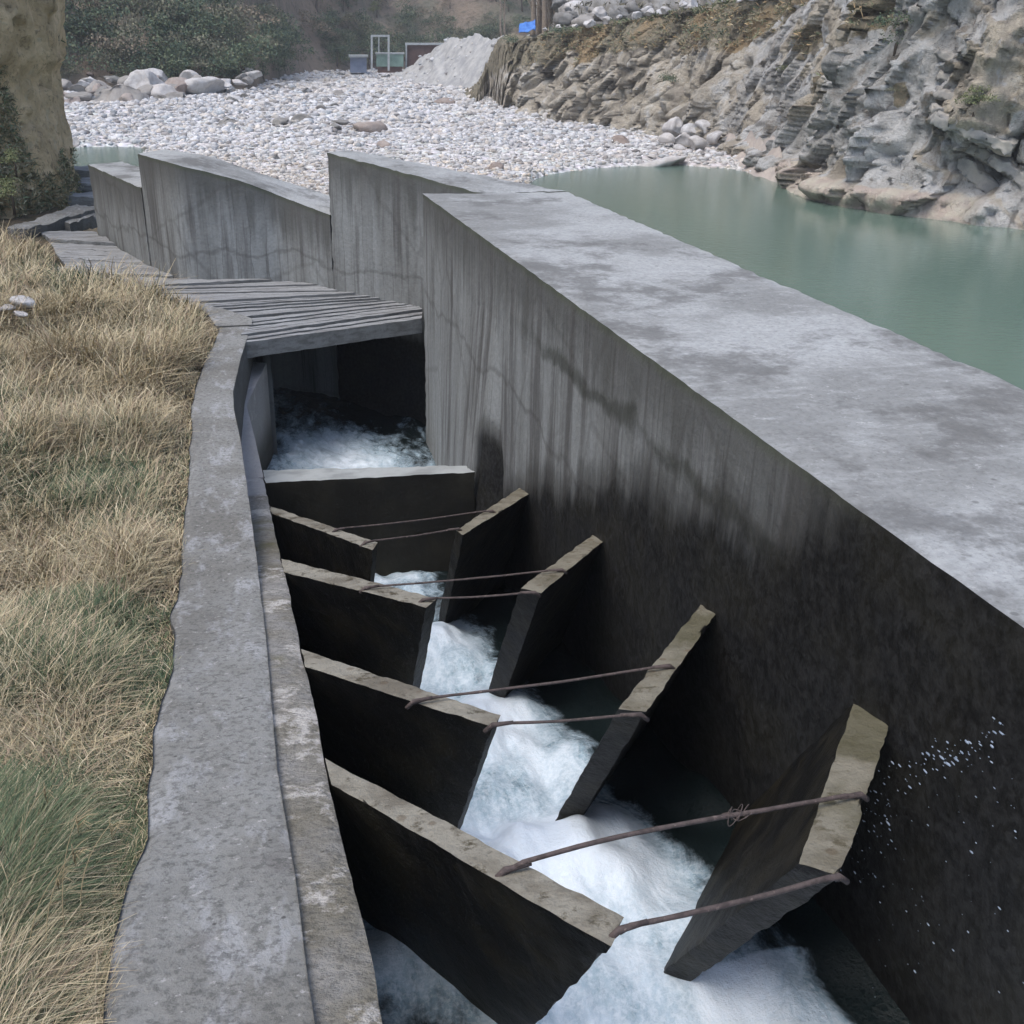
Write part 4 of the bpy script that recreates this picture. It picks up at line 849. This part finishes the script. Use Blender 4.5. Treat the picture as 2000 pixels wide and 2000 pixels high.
# scrub and grass on the cliff and outcrop
def tufts(pts, nrm, size, cols, nb, name, label, seed=1):
    r = np.random.default_rng(seed); n = len(pts); m = n*nb
    base = np.repeat(pts, nb, 0)+r.normal(0, 1, (m, 3))*np.array([.5, .5, .15])*size; d = np.repeat(nrm, nb, 0)*.5+r.normal(0, .55, (m, 3)); d[:, 2] += .45; d /= np.linalg.norm(d, axis=1)[:, None]
    l = size*r.uniform(.5, 1.5, m)[:, None]; sd_ = np.cross(d, r.normal(size=(m, 3))); sd_ /= np.linalg.norm(sd_, axis=1)[:, None]; w_ = .085*l
    V = np.stack([base-sd_*w_, base+sd_*w_, base+d*l*.6+sd_*w_*.7, base+d*l+[0, 0, -.25]*l], 1).reshape(-1, 3)
    cc = np.array(cols)[r.integers(0, len(cols), m)]*r.uniform(.7, 1.3, m)[:, None]
    return obj(name, mesh_np(name, V, np.arange(m*4).reshape(-1, 4), M['leaf'], False, None, np.repeat(cc, 4, 0)), label=label, cat="vegetation", kind='stuff')
gm = (grass > .55) & (T > .3) & (U > seg[4]); ii = np.argwhere(gm); ii = ii[rng.choice(len(ii), 2600)]
nn3 = np.stack([-nx[ii[:, 0]], -ny[ii[:, 0]], 0*ii[:, 0]], 1)
tufts(CLF[ii[:, 0], ii[:, 1]], nn3, .20, [(.34, .30, .21), (.25, .24, .16), (.40, .34, .23), (.17, .20, .12), (.48, .35, .20)], 12, "cliff_grass", "dry grass and low scrub on the ledges and top of the cliff")
tm = np.argwhere((T > .97) & (T < 1.1) & (U > seg[4])); tm = tm[rng.choice(len(tm), 1100)]; nn3 = np.stack([-nx[tm[:, 0]], -ny[tm[:, 0]], 0*tm[:, 0]], 1)
tufts(CLF[tm[:, 0], tm[:, 1]], nn3, .28, [(.13, .17, .09), (.18, .20, .12), (.27, .25, .16)], 12, "rim_scrub", "green scrub along the upper rim of the cliff", 5)
om = np.argwhere((OUT[..., 1] < 27) & (OUT[..., 2] > -4.2) & (OUT[..., 2] < 3) & (OUT[..., 0] > -7)); 
dens = fbm(OUT[om[:, 0], om[:, 1]]*.7+4, 3)+.35*sstep(OUT[om[:, 0], om[:, 1], 0], -3.0, -4.2)+.3*sstep(OUT[om[:, 0], om[:, 1], 2], -.5, -3.2); om = om[dens > .36]; om = om[rng.choice(len(om), 5000)]
tufts(OUT[om[:, 0], om[:, 1]], np.tile([0, -1., .2], (len(om), 1)), .10, [(.33, .30, .19), (.23, .24, .14), (.38, .33, .22), (.17, .21, .12), (.28, .26, .17)], 9, "outcrop_scrub", "olive grass and creepers covering the foot of the tan rock outcrop", 9)
xs_ = np.linspace(1040, 1500, 90); vs_ = np.linspace(0, 1, 60); Xs_, Vs_ = np.meshgrid(xs_, vs_, indexing='ij'); Ps = np.zeros(Xs_.shape+(3,))
for i_ in range(90):
    r_ = ray(xs_[i_], 20); h_ = r_[:2]/np.hypot(*r_[:2]); Dd = 74+Vs_[i_]*34; Ps[i_, :, 0] = h_[0]*Dd; Ps[i_, :, 1] = h_[1]*Dd; Ps[i_, :, 2] = -1.2+Vs_[i_]*15
e5, c5, t5 = facets(Ps*.35); Ps[..., 2] += 1.6*(c5-.5)+1.4*t5+fbm(Ps*.5, 4)*1.2; Ps[..., 2] -= (1-sstep(Xs_, 1040, 1130))*9
obj("stony_slope", mesh_np("stony_slope", Ps.reshape(-1, 3), grid_faces(90, 60), mat_flat('grey_scree', (.30, .295, .28), (.15, .14, .12), .9, .95, .8), False), kind='structure')
tufts(Ps.reshape(-1, 3)[rng.integers(0, 5400, 700)], np.tile([0, -1., .2], (700, 1)), .4, [(.14, .14, .09), (.2, .18, .12)], 10, 'slope_grass', 'sparse grass on the stony slope behind the cliff rim', 12)
# single shrubs one can tell apart
def shrub_at(px, py, D, s, k_, lab, fl=1.0):
    r = ray(px, py); r = r/np.hypot(r[0], r[1])*D; o = obj("shrub", shr[k_][3], label=lab, cat="shrub"); o.location = r; o.scale = (s, s, s*fl); return o
def cliff_hit(px, py):
    # nearest cliff vertex to the pixel
    Vv = CLF.reshape(-1, 3); zc = Vv@CF; qx = 1000+FPX*(Vv@CX)/zc; qy = 1000+FPX*(Vv@CD)/zc; e = (qx-px)**2+(qy-py)**2+zc*3; return Vv[np.argmin(e)]
for px, py, s, k_, lab in ((1318, 160, .75, 1, "dark green round bush halfway up the cliff above the pale boulders"), (1362, 95, 1.1, 7, "brown hanging scrub on the upper cliff left of the pale pillar rock"), (1405, 70, 1.1, 2, "olive bush under the rim of the cliff"),
                           (1755, 55, .9, 3, "green bush high on the cliff right of centre"), (1640, 210, .55, 4, "small dark bush in the cleft of the grey rock"), (1545, 130, .6, 8, "yellow green bush on the ledge under the smooth grey rock face"), (1770, 185, .45, 5, "small bush beside the stepped ledges"), (1910, 190, .6, 8, "olive bush right of the stepped ledges"),
                           (1100, 65, .9, 3, "green bush on the left part of the cliff rim"), (1010, 85, .9, 1, "green bush at the far left corner of the cliff top")):
    p = cliff_hit(px, py); o = obj("shrub", shr[k_][3], label=lab, cat="shrub"); dv = p/np.linalg.norm(p); o.location = p+dv*.15*s-[0, 0, .75*s]; o.scale = (s, s*.8, s*.8)
for px, py, s, k_, lab in ((30, 330, .22, 8, "green bush low on the tan rock outcrop"), (25, 400, .3, 8, "leafy green bush at the foot of the tan rock outcrop")):
    shrub_at(px, py, 20.8, s, k_, lab)

# rock ledges of the right buttress: real slabs jutting from the face
lm_ = mat_flat("tan_ledge_rock", (.40, .375, .33), (.22, .22, .215), 1.3, .95, .6)
for (px, py, lx_, th_l, tilt, pr_o) in ((1862, 118, 1.3, .36, .42, .25), (1858, 158, 1.1, .36, .38, .22), (1856, 192, 1.2, .34, .32, .25), (1862, 226, 1.5, .34, .28, .22), (1900, 262, 2.8, .45, .32, .2), (1925, 305, 2.6, .42, .40, .2), (1915, 350, 3.4, .62, .62, .3), (1985, 345, 2.2, .5, .55, .25)):
    p = cliff_hit(px, py); dv = p/np.linalg.norm(p); rt = np.array([dv[1], -dv[0], 0]); rt /= np.linalg.norm(rt); fw = np.array([dv[0], dv[1], 0]); fw /= np.linalg.norm(fw)
    ax1 = rt*math.cos(tilt)+np.array([0, 0, -1])*math.sin(tilt); up_ = np.cross(ax1, fw); up_ = up_ if up_[2] > 0 else -up_
    c_ = []
    for k_ in (0, 1):
        for (a_, b_) in ((-1, 0), (1, 0), (1, 1), (-1, 1)):
            c_.append(p+ax1*a_*lx_/2*(1-.12*(b_ == 0))-fw*(pr_o*(1-b_)-1.2*b_-.1)+up_*(k_-.5)*th_l*(1 if b_ else .75))
    obj("rock_ledge", hexa(c_, res=.07, amp=.13, chip=.22, nf=1.9).mesh("rock_ledge", lm_, False), kind='structure')

# ---------------------------------------------------------------- grass on the left bank
def bank_grass(n):
    px = rng.uniform(-100, 470, int(n*1.9)); py = rng.uniform(470, 2250, int(n*1.9))
    P = []
    R3 = CF[None]+CX[None]*((px-1000)/FPX)[:, None]+CD[None]*((py-1000)/FPX)[:, None]
    a = np.full(len(px), .5); b = np.full(len(px), 40.)
    for _ in range(26):
        m = (a+b)/2; q = R3*m[:, None]; up = q[:, 2] > bank_h(q[:, 0], q[:, 1]); a = np.where(up, m, a); b = np.where(up, b, m)
    q = R3*a[:, None]; lim = np.interp(q[:, 1], wl[:, 1], wl[:, 0]); lim = np.where(q[:, 1] > 13.3, xwalk(q[:, 1])-.1, lim)
    ok = (q[:, 0] < lim+.0) & (q[:, 1] < 19.5) & (q[:, 1] > .2) & (q[:, 0] > -9); q = q[ok][:n]; return q
q = bank_grass(165000); n = len(q); q[:, 2] = bank_h(q[:, 0], q[:, 1])-.02
D = np.linalg.norm(q, axis=1); k1 = fbm(np.stack([q[:, 0]*1.2, q[:, 1]*.9, q[:, 0]*0], -1), 3); k2 = fbm(np.stack([q[:, 0]*.7, q[:, 1]*.5, q[:, 0]*0+9], -1), 3)
near = sstep(q[:, 1], 7.0, 3.0)
# greener patches
gp = .34+.55*near+.8*k2
for (x0_, y0_, r_, a_) in ((-.95, 3.2, .5, .6), (-1.6, 8.2, .8, .8), (-1.1, 5.8, .5, .4), (-.9, 2.5, .35, .2)): gp = gp+.8*a_*np.exp(-((q[:, 0]-x0_)**2+(q[:, 1]-y0_)**2)/r_**2)
gp = gp-.5*np.exp(-((q[:, 0]+.7)**2+(q[:, 1]-2.25)**2)/.12)
green = rng.random(n) < np.clip(gp*.85, .06, .72)
straw = np.array([(.52, .43, .27), (.43, .36, .225), (.60, .52, .36), (.36, .28, .20), (.37, .34, .22)]); gre = np.array([(.085, .125, .07), (.11, .155, .08), (.15, .19, .11), (.065, .10, .06), (.20, .21, .12)])
c = np.where(green[:, None], gre[rng.integers(0, 5, n)], straw[rng.integers(0, 5, n)])*rng.uniform(.6, 1.25, n)[:, None]
tall = sstep(k1, -.35, .45)
edge_d = np.clip((np.where(q[:, 1] > 13.3, xwalk(q[:, 1]), np.interp(q[:, 1], wl[:, 1], wl[:, 0]))-q[:, 0])/.35, .35, 1)
gf = np.clip(gp*.8, 0, 1); L = (np.where(green, .15*(1+.45*gf), .30*(1-.35*gf))*(.7+.6*tall))*rng.uniform(.5, 1.5, n)*edge_d*(1+.6*sstep(q[:, 1], 7, 13))
az_ = 2.2*k2*3+rng.normal(0, 1.5, n); lean = rng.uniform(.25, 1.15, n)*np.where(green, .8, 1.0)*(1+.3*near)
dx_, dy_ = np.cos(az_), np.sin(az_)
wd = np.clip(.0010*D*rng.uniform(.3, .8, n), .0009, .011)
sdx, sdy = -dy_, dx_
rows = []
for s_ in (0, .33, .66, 1.0):
    hz = L*lean*s_**1.7*.9; vt = L*(s_-.45*lean*s_**2.2)
    cx_, cy2, cz_ = q[:, 0]+dx_*hz+sdx*.12*L*np.sin(s_*3+az_*5), q[:, 1]+dy_*hz+sdy*.12*L*np.sin(s_*3+az_*5), q[:, 2]+vt
    ww = wd*(1-.8*s_)
    rows.append(np.stack([cx_-sdx*ww, cy2-sdy*ww, cz_], -1)); rows.append(np.stack([cx_+sdx*ww, cy2+sdy*ww, cz_], -1))
V = np.stack(rows, 1).reshape(-1, 3); b_ = (np.arange(n)*8)[:, None]
F = np.concatenate([b_+np.array([[2*i, 2*i+1, 2*i+3, 2*i+2]]) for i in range(3)])
obj("grass", mesh_np("grass", V, F, M['grass'], False, None, np.repeat(c, 8, 0)), label="tangled dry and green grass covering the left bank", cat="grass", kind='stuff')
# a few seed stalks with heads standing out of the grass
seedm = MB()
for (px, py, hgt) in ((95, 1900, .45), (130, 1850, .5), (60, 1930, .4), (160, 1800, .35), (40, 1700, .3)):
    b0 = at(px, py, -2.45); hx = rng.uniform(.05, .18); pth = [b0+np.array([hx*s_**2, .1*s_, hgt*(s_-.25*s_**2)]) for s_ in np.linspace(0, 1, 9)]
    tube(pth, np.linspace(.0022, .001, 9), mb=seedm, n=5)
    tip = pth[-1]
    for j in range(9):
        a_ = rng.uniform(0, 6.28); e_ = tip+np.array([.035*math.cos(a_)+.03, .03*math.sin(a_), .02-.006*j]); tube([tip-np.array([.0, 0, .007*j]), (tip+e_)/2+[0, 0, .006], e_], .0012, mb=seedm, n=4)
obj("seed_stalks", mesh_np("seed_stalks", np.concatenate(seedm.V), np.concatenate(seedm.F), mat_flat("straw", (.38, .31, .18), (.30, .24, .14), 20)), label="pale straw seed stalks rising from the near grass", cat="grass", kind='stuff')

# ================================================================ FAR SMALL THINGS
def put(px, py, D): r = ray(px, py); return r/np.hypot(r[0], r[1])*D
def quadbox(mb, px0, py0, px1, py1, D, depth):
    a, b, c_, d = put(px0, py1, D), put(px1, py1, D), put(px1, py0, D), put(px0, py0, D); k_ = np.array([ray(px0, py1)[0], ray(px0, py1)[1], 0]); k_ = k_/np.linalg.norm(k_)*depth
    hexa([a, b, b+k_, a+k_, d, c_, c_+k_, d+k_], res=2, amp=0, chip=0, mb=mb)
DF = 126
g = bpy.data.objects.new("gantry_frame", None); COL.objects.link(g); g["label"] = "tall pale metal frame standing at the far end of the gravel bar"; g["category"] = "metal frame"
for (x0_, y0_, x1_, y1_, nm) in ((724, 72, 728, 138, "post"), (757, 72, 761, 138, "post"), (724, 68, 761, 72, "crossbeam"), (739, 72, 741, 104, "brace")):
    mb = MB(); quadbox(mb, x0_, y0_, x1_, y1_, DF, .3); obj(nm, mb.mesh(nm, M['steel'], False), parent=g)
mb = MB(); quadbox(mb, 733, 106, 788, 132, DF+1, .4); quadbox(mb, 730, 132, 792, 144, DF+.8, .8); e_ = bpy.data.objects.new("site_container", None); COL.objects.link(e_); e_["label"] = "faded green container beside the pale metal frame"; e_["category"] = "container"
mb = MB(); quadbox(mb, 735, 106, 788, 130, DF+1, 2.5); obj("body", mb.mesh("body", M['green'], False), parent=e_)
mb = MB(); quadbox(mb, 733, 103, 790, 106, DF+.9, 2.7); obj("roof", mb.mesh("roof", M['steel'], False), parent=e_)
mb = MB(); quadbox(mb, 738, 130, 785, 142, DF+1.1, 2.3); obj("base", mb.mesh("base", M['shed'], False), parent=e_)
e_ = bpy.data.objects.new("brown_shed", None); COL.objects.link(e_); e_["label"] = "low brown shed half hidden behind the gravel heap"; e_["category"] = "shed"
mb = MB(); quadbox(mb, 794, 88, 862, 132, DF+4, 4); obj("wall", mb.mesh("wall", M['shed'], False), parent=e_)
mb = MB(); quadbox(mb, 791, 84, 866, 88, DF+3.7, 4.6); obj("roof", mb.mesh("roof", M['steel'], False), parent=e_)
mb = MB(); quadbox(mb, 792, 88, 795, 134, DF+3.6, .4); obj("post", mb.mesh("post", M['steel'], False), parent=e_)
e_ = bpy.data.objects.new("roadside_hut", None); COL.objects.link(e_); e_["label"] = "small pale blue hut left of the metal frame"; e_["category"] = "hut"
mb = MB(); quadbox(mb, 684, 112, 716, 142, DF+8, 4); obj("wall", mb.mesh("wall", M['bluewall'], False), parent=e_)
mb = MB(); quadbox(mb, 681, 108, 719, 112, DF+7.5, 5); obj("roof", mb.mesh("roof", M['steel'], False), parent=e_)
# blue tarpaulin and red cloth on the cliff rim
def sheet(px0, py0, px1, py1, D, mat, name, label, cat):
    a, b, c_, d = put(px0, py1, D), put(px1, py1-2, D), put(px1, py0, D+1.5), put(px0, py0+3, D+1.5); s_, t_ = np.meshgrid(np.linspace(0, 1, 16), np.linspace(0, 1, 12), indexing='ij'); s_, t_ = s_[..., None], t_[..., None]
    V = (a*(1-s_)+b*s_)*(1-t_)+(d*(1-s_)+c_*s_)*t_; V[..., 2] += .3*fbm(V*1.2, 3); V[..., 1] += .4*fbm(V*1.2+5, 3)
    V = V.reshape(-1, 3); back = V+np.array([0, .12, -.04]); F = grid_faces(16, 12)
    obj(name, mesh_np(name, np.vstack([V, back]), np.vstack([F, F[:, ::-1]+len(V)]), M[mat], True), label=label, cat=cat)
sheet(1014, 42, 1046, 62, 84, 'blue', "tarpaulin", "blue tarpaulin on the slope behind the left end of the cliff", "tarpaulin")
sheet(1535, -6, 1556, 6, 62, 'red', "red_cloth", "small red cloth at the top edge of the cliff", "cloth")
# pale trunks and rocks behind the rim
for i, (px, D) in enumerate(((1042, 92), (1052, 93), (1063, 91), (1075, 93), (1086, 92), (978, 128), (985, 130), (1208, 90), (1232, 91))):
    a, b = put(px, 75, D), put(px+rng.uniform(-6, 6), -30, D); s_ = np.linspace(0, 1, 8)[:, None]; pt = a*(1-s_)+b*s_; pt[:, 0] += .15*perlin(pt*.8)
    e_ = bpy.data.objects.new("pale_tree", None); COL.objects.link(e_); e_["label"] = "slender pale tree trunk behind the left rim of the cliff" if i < 5 else "thin pale bare tree standing before the dark hillside"; e_["category"] = "tree"; e_["group"] = "pale trunks behind the cliff rim" if i < 5 else "thin pale trees before the hillside"
    mb = tube(pt, np.linspace(.26, .16, 8)*(1 if i < 5 else .45), n=7); obj("trunk", mb.mesh("trunk", M['palewood'], True), parent=e_)
    br = MB()
    for j in range(4):
        o_ = pt[3+j]; tube([o_, o_+[rng.uniform(-.8, .8), 0, .7], o_+[rng.uniform(-1.5, 1.5), 0, 1.6]], np.array([.06, .04, .02]), mb=br, n=5)
    V, F, cc = leafcloud(160, [tuple(pt[-1])], [1.6], .2, DRY, seed=i); obj("branches", br.mesh("branches", M['palewood'], True), parent=e_)
    obj("crown", mesh_np("crown", V, F, M['leaf'], False, None, cc), parent=e_)
for i in range(46):
    px = rng.uniform(1085, 1360); py = rng.uniform(-18, 34); D = 86-py*.35; s = rng.uniform(.3, .8); p = put(px, py+6, D)
    boulder(p, (s*1.2, s, s*rng.uniform(.6, 1.2)), ('pale', 'dark', 'dark')[i % 3], "grey rock on the stony slope behind the left rim of the cliff", "rocks on the slope behind the cliff rim")
for i, px in enumerate(np.r_[np.linspace(1060, 1330, 10), np.linspace(1420, 1510, 9)]):
    p = cliff_hit(px, np.interp(px, [1060, 1330, 1500], [52, 14, 2])); s = rng.uniform(.15, .4); boulder(p+np.array([0, 0, .2]), (s, s, s*.7), 'pale', "small white rock perched on the cliff rim", "white rocks along the cliff rim")
C.render.film_transparent = False

# ---------------------------------------------------------------- air
hz = bpy.data.materials.new("valley_haze"); hz.use_nodes = True; t_ = hz.node_tree; t_.nodes.clear(); o_ = t_.nodes.new('ShaderNodeOutputMaterial'); v_ = t_.nodes.new('ShaderNodeVolumePrincipled')
v_.inputs['Color'].default_value = (.86, .91, 1, 1); v_.inputs['Density'].default_value = .0008; t_.links.new(v_.outputs[0], o_.inputs['Volume'])
me = bpy.data.meshes.new("haze"); x0, x1, y0, y1, z0, z1 = -460, 460, -90, 470, -9, 230
me.from_pydata([(x0, y0, z0), (x1, y0, z0), (x1, y1, z0), (x0, y1, z0), (x0, y0, z1), (x1, y0, z1), (x1, y1, z1), (x0, y1, z1)], [], [(3, 2, 1, 0), (4, 5, 6, 7), (0, 1, 5, 4), (1, 2, 6, 5), (2, 3, 7, 6), (3, 0, 4, 7)])
me.materials.append(hz); obj("haze", me, kind='stuff')
